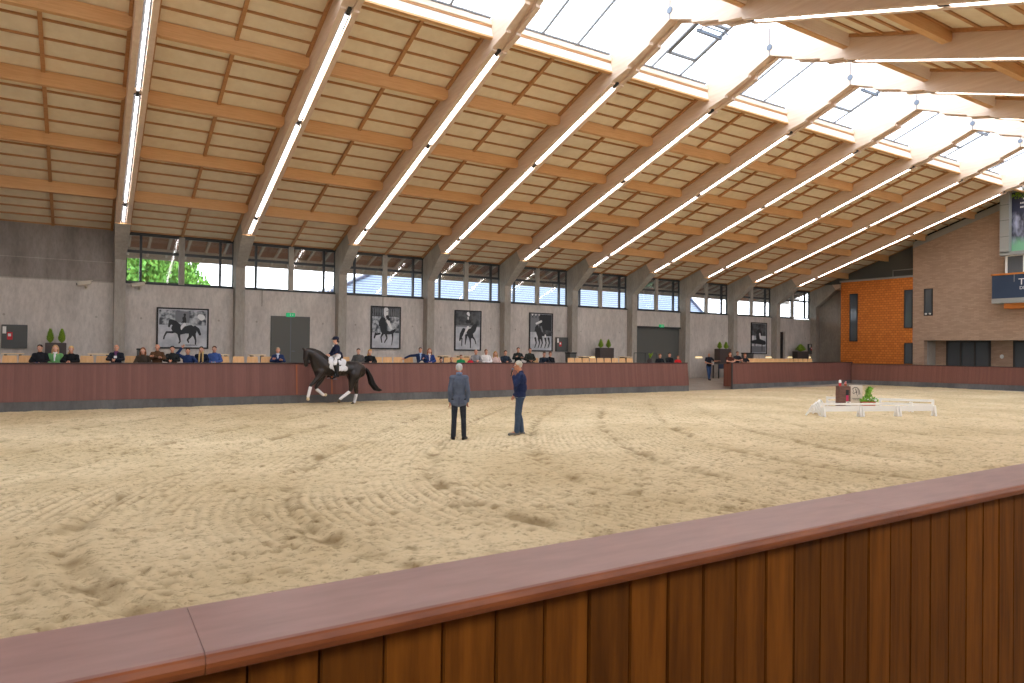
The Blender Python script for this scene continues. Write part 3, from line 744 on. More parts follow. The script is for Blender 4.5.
def person(name, label, loc, facing, J, top, pants, shoes=(30, 30, 32), hair=(60, 45, 35), hstyle='short', skin=0, group=None, vox=.014, look=None,
           sleeves=True, collar=None, jacket=0, extras=None, gaze=None, fat=1.0, handspec=None, legs_visible=True, belt=None, slim=1.0, hoodie=False, deep=1.0):
    """J: joints in the person's own frame, facing -Y"""
    root = thing(name, label, 'person', loc, facing, group)
    J = {k: V(v) for k, v in J.items()}; sk = cm(SKIN[skin], .55, 'skin')
    fw = V(look) if look else V((0, -1, 0)); B = Blob(); hc = J['head']
    head(B, hc, fw, fine=vox < .01)
    B.cap(J['neck']-V((0, 0, .03)), hc-V((0, 0, .04))-fw*.012, .056*slim, .054*slim)
    sh = [J['shL'], J['shR']]
    def torso(B, e, lo=None):
        ch = (J['shL']+J['shR'])/2; pv = (J['hipL']+J['hipR'])/2; ax = (J['shR']-J['shL']); ang = math.atan2(ax.y, ax.x)
        d = ch-pv; tilt = math.atan2(-d.y, d.z)
        B.ell(pv+d*.08, ((.165+e)*fat, (.115+e)*fat, .13+e), (tilt, 0, ang)); B.ell(pv+d*.42, ((.145+e)*fat, (.105+e)*fat*deep, .2+e), (tilt, 0, ang)); B.ell(pv+d*.76, ((.168+e)*fat, (.112+e)*deep, .19+e), (tilt, 0, ang))
        B.cap(J['shL'], J['shR'], .062+e, .062+e); B.cap(ch+V((0, 0, -.02)), J['neck'], .075+e, .06+e*.6)
        if e == 0: return
    def arm(B, s, e, upto=1.0):
        a_, b_, c_ = J['sh'+s], J['el'+s], J['wr'+s]
        B.cap(a_, b_, .052*slim+e, .042*slim+e); B.cap(b_, b_+(c_-b_)*upto, .041*slim+e, .029*slim+e+.002)
    def leg(B, s, e, upto=1.0, w_=0):
        a_, b_, c_ = J['hip'+s], J['kn'+s], J['an'+s]
        B.cap(a_, b_, .085*slim+e, .056*slim+e); m_ = b_+(c_-b_)*.35+V((0, .012, 0)); q = b_+(c_-b_)*upto
        B.cap(b_, m_, .054*slim+e, .056*slim+e); B.cap(m_, q, .056*slim+e, .038*slim+e+w_)
    torso(B, 0)
    for s in 'LR':
        arm(B, s, 0); leg(B, s, 0)
        hs = (handspec or {}).get(s, {}); sd = 1 if s == 'L' else -1
        fd = hs.get('dir', J['wr'+s]-J['el'+s]); hand(B, J['wr'+s]+V(fd).normalized()*.01, fd, hs.get('n', V((sd*-.6, -.5, -.4))), hs.get('side', sd), hs.get('curl', .35), 1.0, max(.0088, vox*.8))
        tdir = V(J.get('toe'+s, J['an'+s]+V((0, -.17, -.05))))
        B.cap(J['an'+s], tdir, .036, .03)
    B.build('body', sk, root, vox, 2); bd = root
    T = Blob(); torso(T, .014)
    if jacket:                 # skirt of the jacket
        pv = (J['hipL']+J['hipR'])/2; T.ell(pv+V((0, 0, -.0)), (.175*fat, .13*fat, .15)); T.cap(pv+V((-.08, 0, -jacket)), pv+V((.08, 0, -jacket)), .112, .112)
    for s in 'LR':
        if sleeves: arm(T, s, .014+.004*(1 if jacket else 0), .97)
        else:
            a_, b_ = J['sh'+s], J['el'+s]; T.cap(a_, a_+(b_-a_)*.62, .066, .062)
    if hoodie: T.cap(J['neck']+V((-.05, .07, .0)), J['neck']+V((.05, .07, .0)), .05, .05)
    o = T.build('jacket' if jacket else 'shirt', cm(top), root, vox, 2)
    G = Blob(); pv = (J['hipL']+J['hipR'])/2; G.ell(pv+V((0, 0, -.01)), (.168*min(1, fat*.95), .122*min(1, fat*.95), .12 if not jacket else .09))
    for s in 'LR': leg(G, s, .012, .97, .012)
    G.build('trousers', cm(pants), root, vox, 2)
    for s in 'LR':
        F = Blob(); an = J['an'+s]; toe = V(J.get('toe'+s, an+V((0, -.17, -.05)))); d = (toe-an); d.z = 0; d.normalize()
        F.chain([an-d*.045+V((0, 0, toe.z-an.z+.01)), an+d*.05+V((0, 0, toe.z-an.z+.012)), toe], [.043, .047, .038]); F.cap(an+V((0, 0, .0)), an+V((0, 0, -.03)), .046, .046)
        F.build('shoe', cm(shoes, .5, 'leather'), root, vox, 2)
    hairdo(root, hc, fw, hair, hstyle, vox=vox); face_bits(root, hc, fw)
    if collar:
        g = Blob(); g.cap(J['neck']+V((-.03, -.03, .01)), J['neck']+V((.03, -.03, .01)), .045, .045); ch = (J['shL']+J['shR'])/2
        g.ell(ch+V((0, -.10, -.09)), (.045, .035, .19)); g.build('undershirt', cm(collar), root, vox, 1)
    if extras: extras(root, J, sk)
    return root

def seated(arms='lap', lean=0., crossed_legs=False, tall=1.0):
    z = lambda v: v*tall
    J = dict(hipL=(-.09, 0, .52), hipR=(.09, 0, .52), knL=(-.11, -.44, .53), knR=(.11, -.44, .53), anL=(-.11, -.42, .09), anR=(.11, -.42, .09),
             shL=(-.155, .03-lean, z(.925)), shR=(.155, .03-lean, z(.925)), neck=(0, .02-lean, z(1.0)), head=(0, -.01-lean*1.15, z(1.15)))
    if crossed_legs: J.update(knR=(.02, -.46, .64), anR=(-.22, -.55, .42), toeR=(-.34, -.62, .36))
    e = -lean
    A = {'lap': dict(elL=(-.25, -.02+e, .72), elR=(.25, -.02+e, .72), wrL=(-.07, -.24, .66), wrR=(.07, -.24, .66)),
         'crossed': dict(elL=(-.25, -.06+e, .74), elR=(.25, -.06+e, .74), wrL=(.06, -.22+e, .78), wrR=(-.06, -.24+e, .82)),
         'rail': dict(elL=(-.24, -.15+e, .76), elR=(.24, -.15+e, .76), wrL=(-.05, -.38, .74), wrR=(.05, -.38, .74)),
         'raised': dict(elL=(-.36, .0, 1.05), elR=(.30, -.1, .78), wrL=(-.20, -.02, 1.26), wrR=(.28, -.32, .70)),
         'stretch': dict(elL=(-.44, .05, .90), elR=(.25, -.1, .74), wrL=(-.66, .04, .80), wrR=(.12, -.3, .78)),
         'chin': dict(elL=(-.2, -.2, .74), elR=(.2, -.02+e, .74), wrL=(-.05, -.14+e*1.1, 1.01), wrR=(.07, -.3, .7))}[arms]
    J.update(A); return J

# spectators: (px, head top py, shirt, trousers, hair, style, arms, label, options)
SP = [
 (40, 344, (34, 36, 42), (52, 66, 110), (38, 30, 28), 'short', 'lap', 'seated person in black jacket with crossed blue jeans, leftmost spectator behind the kick wall', dict(cl=1)),
 (55.5, 344.5, (112, 168, 108), (60, 56, 60), (190, 150, 110), 'long', 'lap', 'seated blond person in bright green cardigan over white top', dict(collar=(235, 235, 235), skin=2)),
 (72, 345.5, (28, 30, 34), (40, 40, 44), (206, 176, 118), 'tail', 'rail', 'seated blond person in black jacket leaning on the kick wall right of the green cardigan', dict(lean=.08)),
 (116.5, 344, (36, 40, 50), (38, 42, 52), (150, 80, 60), 'bald', 'rail', 'seated balding person in black jacket with white badge on a lanyard', dict(badge=1, collar=(120, 70, 110), fat=1.06)),
 (143, 347, (70, 62, 54), (60, 60, 60), (118, 72, 44), 'long', 'lap', 'seated person with long auburn hair and grey-brown jacket', dict(skin=2)),
 (157.5, 343.5, (92, 66, 46), (60, 60, 60), (160, 100, 80), 'bald', 'crossed', 'seated bald person in brown leather jacket with arms crossed', dict(fat=1.08)),
 (172.5, 345.5, (40, 42, 42), (40, 40, 40), (36, 30, 28), 'short', 'rail', 'seated dark-haired person in black leather jacket left of the raised arm', dict()),
 (188, 347.5, (44, 62, 104), (80, 110, 160), (60, 44, 36), 'short', 'raised', 'seated person in blue shirt with one hand raised behind the head', dict()),
 (201.5, 346, (34, 40, 60), (70, 90, 120), (50, 60, 50), 'short', 'lap', 'seated person in dark jacket with a beige scarf', dict(scarf=1)),
 (214.5, 345.5, (66, 92, 150), (120, 150, 180), (90, 56, 40), 'short', 'lap', 'seated person in bright blue pullover with crossed legs in pale jeans', dict(cl=1)),
 (278, 347, (44, 60, 100), (50, 60, 90), (170, 150, 130), 'short', 'crossed', 'seated grey-haired person in navy blazer in front of the double door', dict(collar=(200, 212, 232))),
 (358.5, 348, (92, 90, 88), (50, 50, 54), (52, 40, 36), 'short', 'lap', 'seated person in grey cardigan just right of the rider', dict(skin=2)),
 (370, 349, (32, 34, 36), (40, 40, 44), (206, 160, 80), 'tail', 'rail', 'seated person in black jacket with long blond hair over one shoulder', dict(skin=2)),
 (420.5, 347, (40, 54, 88), (196, 184, 160), (80, 74, 70), 'short', 'stretch', 'seated person in navy blazer stretching one arm along the seat backs', dict(collar=(170, 196, 230), cl=1)),
 (429.5, 348, (52, 74, 132), (60, 60, 80), (150, 96, 66), 'long', 'lap', 'seated person in royal blue jacket over white top', dict(collar=(230, 228, 226), skin=2)),
 (441, 357.5, (70, 56, 52), (50, 50, 50), (60, 44, 38), 'short', 'lap', 'dark-haired child low behind the kick wall right of the royal blue jacket', dict(dz=-.28)),
 (451.5, 357, (90, 60, 50), (60, 60, 60), (180, 120, 90), 'short', 'lap', 'reddish-haired child low behind the kick wall beside the green shirt', dict(dz=-.28)),
 (461, 354.5, (40, 150, 96), (60, 60, 60), (110, 80, 60), 'short', 'lap', 'child in green shirt above the grey-haired man in the suit', dict(dz=-.2)),
 (476, 349, (140, 140, 144), (46, 46, 50), (190, 170, 160), 'bald', 'rail', 'seated person in grey pullover with a red bag beside', dict(fat=1.05)),
 (486, 349, (232, 228, 226), (220, 218, 214), (120, 90, 70), 'short', 'lap', 'seated person all in white', dict(lean=.03)),
 (495.5, 351, (214, 188, 182), (220, 210, 204), (190, 150, 84), 'long', 'lap', 'seated blond person in pale pink top looking down', dict(skin=2)),
 (505.5, 350, (44, 52, 64), (90, 120, 160), (60, 44, 40), 'short', 'rail', 'seated person in dark blue-grey jacket left of the man with microphone', dict()),
 (518.3, 347, (44, 50, 50), (40, 50, 60), (50, 40, 36), 'short', 'crossed', 'broad person in dark green-black jacket directly above the microphone man', dict(fat=1.08)),
 (530, 347.5, (50, 54, 50), (50, 50, 50), (70, 56, 48), 'short', 'lap', 'seated person in dark jacket right of the microphone man', dict()),
 (543.5, 351.5, (36, 44, 56), (50, 50, 50), (80, 60, 50), 'short', 'rail', 'seated person leaning forward in dark blue jacket below the picture with the lattice', dict(lean=.14)),
 (550, 351.5, (32, 34, 40), (50, 50, 50), (120, 70, 50), 'short', 'chin', 'seated person in black jacket at the right end of the occupied row', dict(lean=.05)),
 (660, 353.5, (34, 38, 42), (40, 40, 44), (130, 90, 60), 'short', 'lap', 'seated person in black in front of the large sliding door, left of three', dict()),
 (669.5, 352.5, (32, 34, 38), (40, 40, 44), (46, 38, 34), 'short', 'chin', 'seated dark-haired person in black, middle of three before the sliding door', dict()),
 (678, 355.5, (200, 40, 44), (40, 40, 60), (170, 110, 80), 'short', 'lap', 'child in red shirt at the right end of the left kick wall', dict(dz=-.1)),
]
def spectator(px, py, top, pants, hair, style, arms, label, o):
    Y = 27.35
    q = on(px, py, 1, Y); dz = o.get('dz', 0); J = seated(arms, o.get('lean', 0), o.get('cl', 0))
    zt = q.z; base = zt-1.285; base = max(base, .78+dz-.02) if dz else max(.74, min(.86, base)); k = 1
    if dz: base = zt-1.285
    def ex(root, J, sk):
        if o.get('badge'):
            g = MB(); g.box(-.045, .045, -.155, -.145, .80, .88); g.build('badge', 'white', root)
            g = MB(); g.bar((-.05, -.06, 1.05), (-.01, -.15, .88), .012, .006); g.bar((.05, -.06, 1.05), (.01, -.15, .88), .012, .006); g.build('lanyard', 'lany', root)
        if o.get('scarf'):
            b = Blob(); b.chain([(-.05, .0, 1.06), (-.055, -.09, .98), (-.06, -.13, .72)], [.035, .034, .03]); b.chain([(.05, .0, 1.06), (.055, -.09, .98), (.06, -.13, .72)], [.035, .034, .03]); b.cap((-.06, .05, 1.06), (.06, .05, 1.06), .04)
            b.build('scarf', cm((206, 176, 120)), root, .014, 1)
    rz = R(-o.get('turn', 10+px*.02))
    sc = 1.0 if not dz else .82
    r = person('person', label, (q.x, Y, 0), rz, J, top, pants, hair=hair, hstyle=style, skin=o.get('skin', 0), group=None, vox=.0165, collar=o.get('collar'), extras=ex, fat=o.get('fat', 1))
    r.scale = (sc, sc, sc); r.location.z = zt-1.285*sc
    return r
M['lany'] = mat('lanyard', (90, 50, 110), .6)
for s_ in SP: spectator(*s_)

def standing(**k):
    J = dict(hipL=(-.085, 0, .93), hipR=(.085, 0, .93), knL=(-.10, -.01, .50), knR=(.10, -.01, .50), anL=(-.11, .01, .09), anR=(.11, .01, .09),
             shL=(-.185, 0, 1.44), shR=(.185, 0, 1.44), neck=(0, .0, 1.50), head=(0, -.02, 1.645), elL=(-.24, .03, 1.15), elR=(.24, .03, 1.15), wrL=(-.23, -.05, .90), wrR=(.23, -.05, .90))
    J.update(k); return J
# crossed-arm person at the gate leaf and two beside, standing at the rail of the right platform
for px, py, Y, top, hair, style, arms, label, sk in [
   (729, 352, 26.95, (86, 50, 44), (110, 64, 44), 'long', 'rail', 'person in dark red-brown shirt leaning with folded arms on the open gate leaf', 2),
   (736.5, 351, 27.3, (34, 40, 48), (120, 90, 70), 'short', 'rail', 'person in dark polo shirt behind the right kick wall, taller of two', 0),
   (744, 353.5, 27.5, (32, 36, 44), (160, 110, 80), 'short', 'rail', 'person in black top just left of the right row of empty chairs', 0)]:
    q = on(px, py, 1, Y); J = seated(arms, .12)
    J.update(hipL=(-.09, .05, .55), hipR=(.09, .05, .55), knL=(-.10, -.05, .28), knR=(.10, -.05, .28), anL=(-.10, .04, -.1), anR=(.10, .04, -.1))
    for k_ in ('hipL', 'hipR'): J[k_] = (J[k_][0], .04, .50)
    J.update(knL=(-.1, -.02, .09), knR=(.1, -.02, .09), anL=(-.11, .0, -.32), anR=(.11, .0, -.32))
    r = person('person', label, (q.x, Y, q.z-1.285), R(-25), J, top, (62, 36, 34) if px < 731 else (40, 40, 46), hair=hair, hstyle=style, skin=sk, vox=.0165, sleeves=False)
# man walking in the gateway
q = on(709, 352.5, 1, 31.2)
def cup(root, J, sk):
    g = MB(); g.tube([(.1, -.36, 1.02), (.1, -.36, 1.20)], [.045, .06], 12); g.build('white_cup', 'white', root)
person('person', 'bald person in black t-shirt and blue jeans walking in the gateway with a white cup', (q.x, 31.2, .2), R(-20),
       standing(wrL=(.0, -.30, 1.10), elL=(-.28, -.03, 1.16), elR=(.40, -.02, 1.25), wrR=(.56, -.16, 1.28), knL=(-.1, -.12, .5), anL=(-.08, -.2, .1), anR=(.1, .16, .12), knR=(.09, .02, .5)),
       (34, 38, 48), (66, 92, 138), hair=(170, 110, 90), hstyle='bald', vox=.0165, sleeves=False, extras=cup)

# the two men on the sand
def suitbits(root, J, sk):
    g = Blob(); g.cap((-.045, .02, 1.535), (.045, .02, 1.535), .032, .032); g.cap((0, .035, 1.54), (0, .0, 1.55), .04, .04); g.build('shirt_collar', cm((120, 140, 176)), root, .008, 1)
    g = MB(); g.prism([(.137, .80), (.150, 1.0), (.146, 1.0), (.133, .80)], -.004, .004, 0); g.build('back_vent', 'black_cloth', root)
q = on(458.2, 440.3, 2, 0)
person('person', 'grey-haired man in grey-blue suit standing on the sand with his back to us', (q.x, q.y, 0), R(180-25),
       standing(anL=(-.13, .0, .09), anR=(.115, .03, .09), knL=(-.115, -.01, .5), toeL=(-.19, -.15, .04), toeR=(.14, -.14, .04), shL=(-.152, 0, 1.43), shR=(.152, 0, 1.43), elL=(-.205, .05, 1.15), wrL=(-.20, -.03, .90), elR=(.205, .04, 1.15), wrR=(.195, -.05, .90), head=(0, -.03, 1.64)),
       (94, 104, 124), (50, 54, 64), (26, 26, 28), (196, 196, 196), 'short', 1, vox=.0085, jacket=.06, extras=suitbits, fat=.92, slim=.92)
def micbits(root, J, sk):
    w_ = J['wrR']; h = w_+V((-.01, -.055, .055)) ; d = V((-.05, .06, .30)).normalized()
    g = MB(); g.tube([h-d*.06, h+d*.10], [.013, .017], 10); g.build('microphone_handle', 'black', root)
    g = MB(); g.ball(h+d*.13, .027, 0, 12, 8); g.build('microphone_head', 'steelplate', root, smooth=True)
    g = Blob(); g.cap((-.05, .0, 1.545), (.05, .0, 1.545), .042, .042); g.cap((0, .03, 1.54), (0, -.02, 1.54), .055, .05); g.build('collar', cm((36, 48, 84)), root, .008, 1)
    g = Blob(); g.ell((0, 0, .935), (.195, .15, .022)); g.build('waistband_stripe', cm((150, 160, 170)), root, .008, 1)
    wl = J['wrL']; g = Blob(); dd = (J['wrL']-J['elL']).normalized(); g.cap(wl-dd*.035, wl-dd*.02, .048, .048); g.build('cuff', cm((150, 160, 170)), root, .008, 1)
    g = MB(); g.box(-.13, -.09, -.128, -.118, 1.26, 1.32); g.build('chest_badge', 'white', root)
q = on(519.5, 435.2, 2, 0)
person('person', 'man with curly grey hair in navy jacket and jeans speaking into a microphone', (q.x, q.y, 0), R(-90-28),
       standing(hipL=(-.085, 0, .95), hipR=(.085, 0, .95), knL=(-.085, -.02, .51), knR=(.09, -.06, .51), anL=(-.10, .06, .09), anR=(.10, -.08, .09), toeL=(-.12, -.12, .035), toeR=(.12, -.26, .035),
                shL=(-.155, .02, 1.47), shR=(.155, .0, 1.47), neck=(0, .0, 1.545), head=(0, -.055, 1.70), elL=(-.23, .05, 1.18), wrL=(-.20, -.12, .97), elR=(.22, -.12, 1.23), wrR=(.06, -.165, 1.44)),
       (40, 52, 88), (70, 86, 108), (120, 116, 110), (196, 190, 176), 'curly', 1, vox=.0085, jacket=.0, extras=micbits, fat=1.15, deep=1.25, slim=1.12,
       handspec={'R': dict(dir=(-.35, -.35, .35), n=(-.5, .6, .2), curl=.75, side=-1), 'L': dict(dir=(.1, -.3, -.5), n=(.8, -.1, .2), curl=.5)})

# ------------------------------------------------------------------ horse and rider
HY = 24.75
hq = lambda x, y: on(290+x/7.59, 325+y/7.59, 1, HY)       # survey of the horse in its own plane
HO = V((hq(330, 600).x, HY, 0))
def hp(x, y, dy=0): 
    p = hq(x, y); return V((p.x-HO.x, dy, p.z-.0+.03))
horse = thing('horse', 'black dressage horse cantering left along the far kick wall with white leg bandages', 'horse', HO)
B = Blob()
# trunk
for x, y, rx, ry, rz in [(250, 330, .36, .25, .36), (300, 330, .40, .29, .37), (350, 336, .42, .31, .355), (400, 338, .40, .31, .335), (450, 338, .36, .29, .31), (490, 335, .34, .29, .34), (520, 345, .25, .26, .33)]:
    B.ell(hp(x, y), (rx*.82, ry, rz*.80))
B.ell(hp(480, 375), (.26, .25, .34)); B.ell(hp(225, 345), (.22, .22, .33)); B.ell(hp(285, 290), (.22, .12, .2))
B.ell(hp(530, 352), (.24, .22, .27)); B.chain([hp(440, 318), hp(500, 322), hp(535, 335)], [.2, .22, .18]); B.chain([hp(500, 350, -.1), hp(485, 385, -.13)], [.22, .2]); B.chain([hp(515, 350, .1), hp(512, 385, .12)], [.22, .19]); B.chain([hp(535, 322), hp(556, 330)], [.09, .06])
# neck, arched
B.chain([hp(250, 310), hp(215, 265), hp(178, 228), hp(143, 208)], [.30, .245, .19, .135])
B.chain([hp(270, 262), hp(225, 222), hp(180, 200), hp(140, 193)], [.12, .10, .085, .075])
B.chain([hp(215, 340), hp(195, 300), hp(178, 262)], [.2, .19, .15])
# head
B.chain([hp(128, 208), hp(120, 250), hp(120, 290), hp(122, 312)], [.125, .115, .078, .07]); B.ell(hp(140, 238), (.13, .075, .14)); B.ell(hp(120, 315), (.062, .065, .05)); B.ell(hp(130, 308), (.05, .05, .06))
for s in (-1, 1): B.chain([hp(112, 200, s*.06), hp(103, 188, s*.075), hp(90+(6 if s > 0 else 0), 177, s*.07)], [.035, .035, .008])
# legs: fore
def hleg(pts, rs): B.chain(pts, rs)
FA = [hp(225, 360, -.14), hp(205, 405, -.15), hp(150, 462, -.15), hp(146, 478, -.15), hp(131, 538, -.15), hp(128, 548, -.15), hp(128, 560, -.15)]
FB = [hp(262, 375, .14), hp(250, 415, .15), hp(205, 483, .15), hp(213, 497, .15), hp(252, 530, .15), hp(262, 538, .15), hp(272, 538, .15)]
hleg(FA, [.15, .105, .063, .05, .042, .048, .045]); hleg(FB, [.15, .105, .063, .05, .042, .048, .045])
HA = [hp(470, 380, -.14), hp(462, 425, -.15), hp(452, 495, -.14), hp(440, 512, -.14), hp(385, 555, -.14), hp(373, 565, -.14), hp(366, 577, -.14)]
HB = [hp(512, 375, .14), hp(500, 425, .15), hp(514, 515, .14), hp(512, 535, .14), hp(500, 585, .14), hp(497, 592, .14), hp(487, 603, .14)]
hleg(HA, [.20, .15, .078, .055, .044, .05, .045]); hleg(HB, [.20, .15, .078, .055, .044, .05, .045])
M['horse'] = noise_mat('dark_bay_coat', (24, 18, 18), (38, 28, 26), (1, 1, 1), 3, .38, .05, 3, spec=.5)
B.build('body', 'horse', horse, .022, 9)
for L, nm in ((FA, 'fore'), (FB, 'fore'), (HA, 'hind'), (HB, 'hind')):
    b_ = Blob(); b_.cap(L[3]+(L[4]-L[3])*.02, L[4], .062, .056); b_.cap(L[4], L[5], .058, .056); b_.build('leg_bandage', cm((232, 230, 232)), horse, .012, 2)
    b_ = Blob(); d = (L[6]-L[5]).normalized()
    b_.cap(L[6], L[6]+d*.03, .052, .062); b_.build('hoof', cm((226, 208, 170) if nm == 'fore' else (96, 84, 66), .5, 'hoof'), horse, .012, 1)
# tail and mane
b_ = Blob(); rg = random.Random(5)
for k in range(16):
    o = rg.uniform(-.07, .07); u = rg.uniform(-14, 14)
    b_.chain([hp(548, 328, o*.4), hp(580+u*.4, 345+u*.3, o), hp(605+u*.7, 395+u*.3, o), hp(622+u, 450, o), hp(655+u, 492-u*.3, o), hp(684+u*1.2, 505-u*.3, o)], [.05, .05, .055, .06, .05, .014])
b_.build('tail', cm((22, 19, 19), .6, 'hair'), horse, .02, 2)
b_ = Blob()
for k in range(15):
    t_ = k/14; p = hp(132+140*t_, 190+70*t_**1.25+4*math.sin(t_*3), -.0); b_.cap(p, p+V((.04, -.085, -.10)), .026, .014); b_.cap(p, p+V((.02, .03, .01)), .028, .02)
b_.build('mane', cm((22, 19, 19), .6, 'hair'), horse, .014, 1)
# tack
g = MB()
def strap(P_, r=.011): g.tube(P_, r, 6)
for s in (-1, 1):
    strap([hp(122, 200, s*.09), hp(138, 232, s*.125), hp(128, 290, s*.085), hp(118, 303, s*.06)])
    strap([hp(112, 268, s*.09), hp(128, 275, s*.115), hp(142, 262, s*.09)])
strap([hp(105, 272, -.07), hp(101, 270, 0), hp(105, 272, .07)]); strap([hp(112, 214, -.1), hp(106, 214, 0), hp(112, 214, .1)])
g.build('bridle', 'black', horse)
g = MB()
for s in (-1, 1): g.tube([hp(128, 296, s*.09), hp(190, 272, s*.19), hp(285, 238, s*.07)], .008, 5)
g.build('reins', 'black', horse)
b_ = Blob()
for s in (-1, 1):
    for x, y in ((295, 285), (300, 320), (325, 335), (350, 290), (385, 300), (400, 335), (375, 335), (300, 265), (390, 285), (350, 335)):
        yy = s*(.29-.0045*max(0, 290-y)) ; b_.ell(hp(x, y, yy), (.105, .03, .105))
b_.cap(hp(300, 266), hp(392, 274), .09, .09)
b_.build('saddle_pad', cm((226, 226, 232)), horse, .016, 3)
b_ = Blob()
b_.chain([hp(302, 258), hp(340, 270), hp(372, 262), hp(388, 255)], [.07, .085, .09, .07]); b_.ell(hp(345, 272), (.22, .2, .07))
for s in (-1, 1): b_.chain([hp(340, 278, s*.2), hp(338, 320, s*.275), hp(340, 352, s*.31)], [.12, .09, .06])
b_.build('saddle', 'black', horse, .016, 2)
g = MB()
for s in (-1, 1): g.bar(hp(325, 340, s*.34), hp(322, 392, s*.37), .03, .008); g.box(*[v for v in (hp(318, 405, 0).x-.06, hp(318, 405, 0).x+.06)], s*.38-.05, s*.38+.05, hp(318, 405).z-.05, hp(318, 405).z-.03)
g.build('stirrups', 'steelplate', horse)
g = MB(); g.tube([hp(320, 360, -.33), hp(318, 395, -.27), hp(318, 412, -.1), hp(318, 412, .1), hp(318, 395, .27), hp(320, 360, .33)], .03, 6); g.build('girth', 'black', horse)
# rider
rider = thing('person', 'rider in navy helmet, navy tailcoat and white breeches on the black horse', 'person', HO)
hx = V((-1, 0, 0)); hc = hp(346, 122)
b_ = Blob(); head(b_, hc, V((-1, 0, -.12)).normalized()); b_.cap(hp(352, 160), hc+V((.01, 0, -.05)), .05, .05)
pel = hp(358, 240); ch = hp(352, 170)
b_.ell(pel+V((0, 0, .05)), (.13, .165, .13)); b_.ell(pel+(ch-pel)*.5, (.105, .14, .2)); b_.ell(pel+(ch-pel)*.8, (.11, .165, .15)); b_.cap(ch+V((0, -.16, 0)), ch+V((0, .16, 0)), .055)
LG = {}
for s in (-1, 1):
    sh = ch+V((0, s*.17, 0)); el = hp(330, 215, s*.25); wr = hp(300, 235, s*.12)
    b_.cap(sh, el, .047, .038); b_.cap(el, wr, .037, .027); hand(b_, wr, (-1, -.1*s, .1), (0, -s, -.3), s, .8, 1, .0105)
    hip = pel+V((0, s*.1, 0)); kn = hp(318, 300, s*.33); an = hp(334, 385, s*.36); toe = hp(310, 402, s*.38); LG[s] = (sh, el, wr, hip, kn, an, toe)
    b_.cap(hip, kn, .09, .055); b_.cap(kn, an, .055, .04); b_.cap(an, toe, .035, .03)
b_.build('body', cm(SKIN[2], .55, 'skin'), rider, .012, 2)
b_ = Blob(); e = .014
b_.ell(pel+V((0.02, 0, .09)), (.14, .165, .11)); b_.ell(pel+(ch-pel)*.5, (.12, .155, .2)); b_.ell(pel+(ch-pel)*.8, (.125, .175, .16)); b_.cap(ch+V((0, -.16, 0)), ch+V((0, .16, 0)), .068); b_.cap(ch, hp(352, 158), .07, .058)
b_.chain([pel+V((.10, 0, .06)), pel+V((.17, 0, -.08))], [.10, .06])
for s in (-1, 1): sh, el, wr, hip, kn, an, toe = LG[s]; b_.cap(sh, el, .062, .052); b_.cap(el, el+(wr-el)*.93, .05, .04)
b_.build('tailcoat', cm((34, 40, 66)), rider, .012, 2)
b_ = Blob()
b_.ell(pel+V((0, 0, 0)), (.14, .165, .12))
for s in (-1, 1): sh, el, wr, hip, kn, an, toe = LG[s]; b_.cap(hip, kn, .10, .067); b_.cap(kn, kn+(an-kn)*.2, .067, .06)
b_.build('breeches', cm((232, 230, 232)), rider, .012, 2)
for s in (-1, 1): b_ = Blob(); sh, el, wr, hip, kn, an, toe = LG[s]; b_.cap(kn+(an-kn)*.12, kn+(an-kn)*.5, .066, .06); b_.cap(kn+(an-kn)*.5, an, .06, .046); b_.cap(an, toe, .046, .036); b_.cap(an, an+V((.04, 0, -.03)), .042); b_.build('riding_boot', cm((20, 20, 22), .35, 'leather'), rider, .012, 2)
b_ = Blob(); b_.ell(hc+V((.01, 0, .065)), (.125, .10, .088)); b_.cap(hc+V((-.09, -.05, .045)), hc+V((-.09, .05, .045)), .024); b_.ell(hc+V((-.12, 0, .04)), (.05, .07, .012)); b_.ell(hc+V((.05, 0, -.0)), (.06, .075, .07))
b_.build('riding_helmet', cm((26, 32, 58), .5), rider, .01, 2)
face_bits(rider, hc, V((-1, 0, -.12)))
b_ = Blob(); b_.cap(hc+V((.10, 0, -.03)), hc+V((.115, 0, -.06)), .035, .03); b_.build('hair', cm((80, 56, 44), .8, 'hair'), rider, .01, 1)
g = MB(); g.ball(hp(343, 163, 0)+V((-.07, 0, -.01)), (.035, .03, .03)); g.build('white_stock', 'white', rider, smooth=True)
for s in (-1, 1):
    pass

# ------------------------------------------------------------------ empty chairs
def chair():
    t = thing('wooden_chair', '', 'chair', (0, 0, 0), 0, 'light beech chairs behind the far kick walls')
    g = MB(); g.prism([(.20, .50), (.24, .905), (.262, .905), (.225, .50)], -.2, .2, 0, 0, [.215, .19, .19, .215]); g.build('backrest', 'beech', t, bevel=.006)
    g = MB(); g.box(-.215, .215, -.22, .21, .43, .455); g.build('seat', 'beech', t, bevel=.006)
    for x in (-.18, .18):
        for y in (-.18, .2): g = MB(); g.bar((x, y, 0), (x, y, .43), .025, .025, up=V((0, 1, 0))); g.build('leg', 'steel', t)
    g = MB(); g.bar((-.16, .215, .43), (-.16, .235, .62), .02, .02, up=V((0, 1, 0))); g.bar((.16, .215, .43), (.16, .235, .62), .02, .02, up=V((0, 1, 0))); g.build('back_frame', 'steel', t)
    return t
ch0 = None
LEFT = [-9, 7, 24, 86, 102, 131, 224, 239, 253, 267, 346, 378.8, 389, 399.5, 410.3, 438, 450, 458, 468, 537]
MID = [573.5+7.35*k for k in range(9)]
RIGHT = [746.5+4.75*k for k in range(15)]
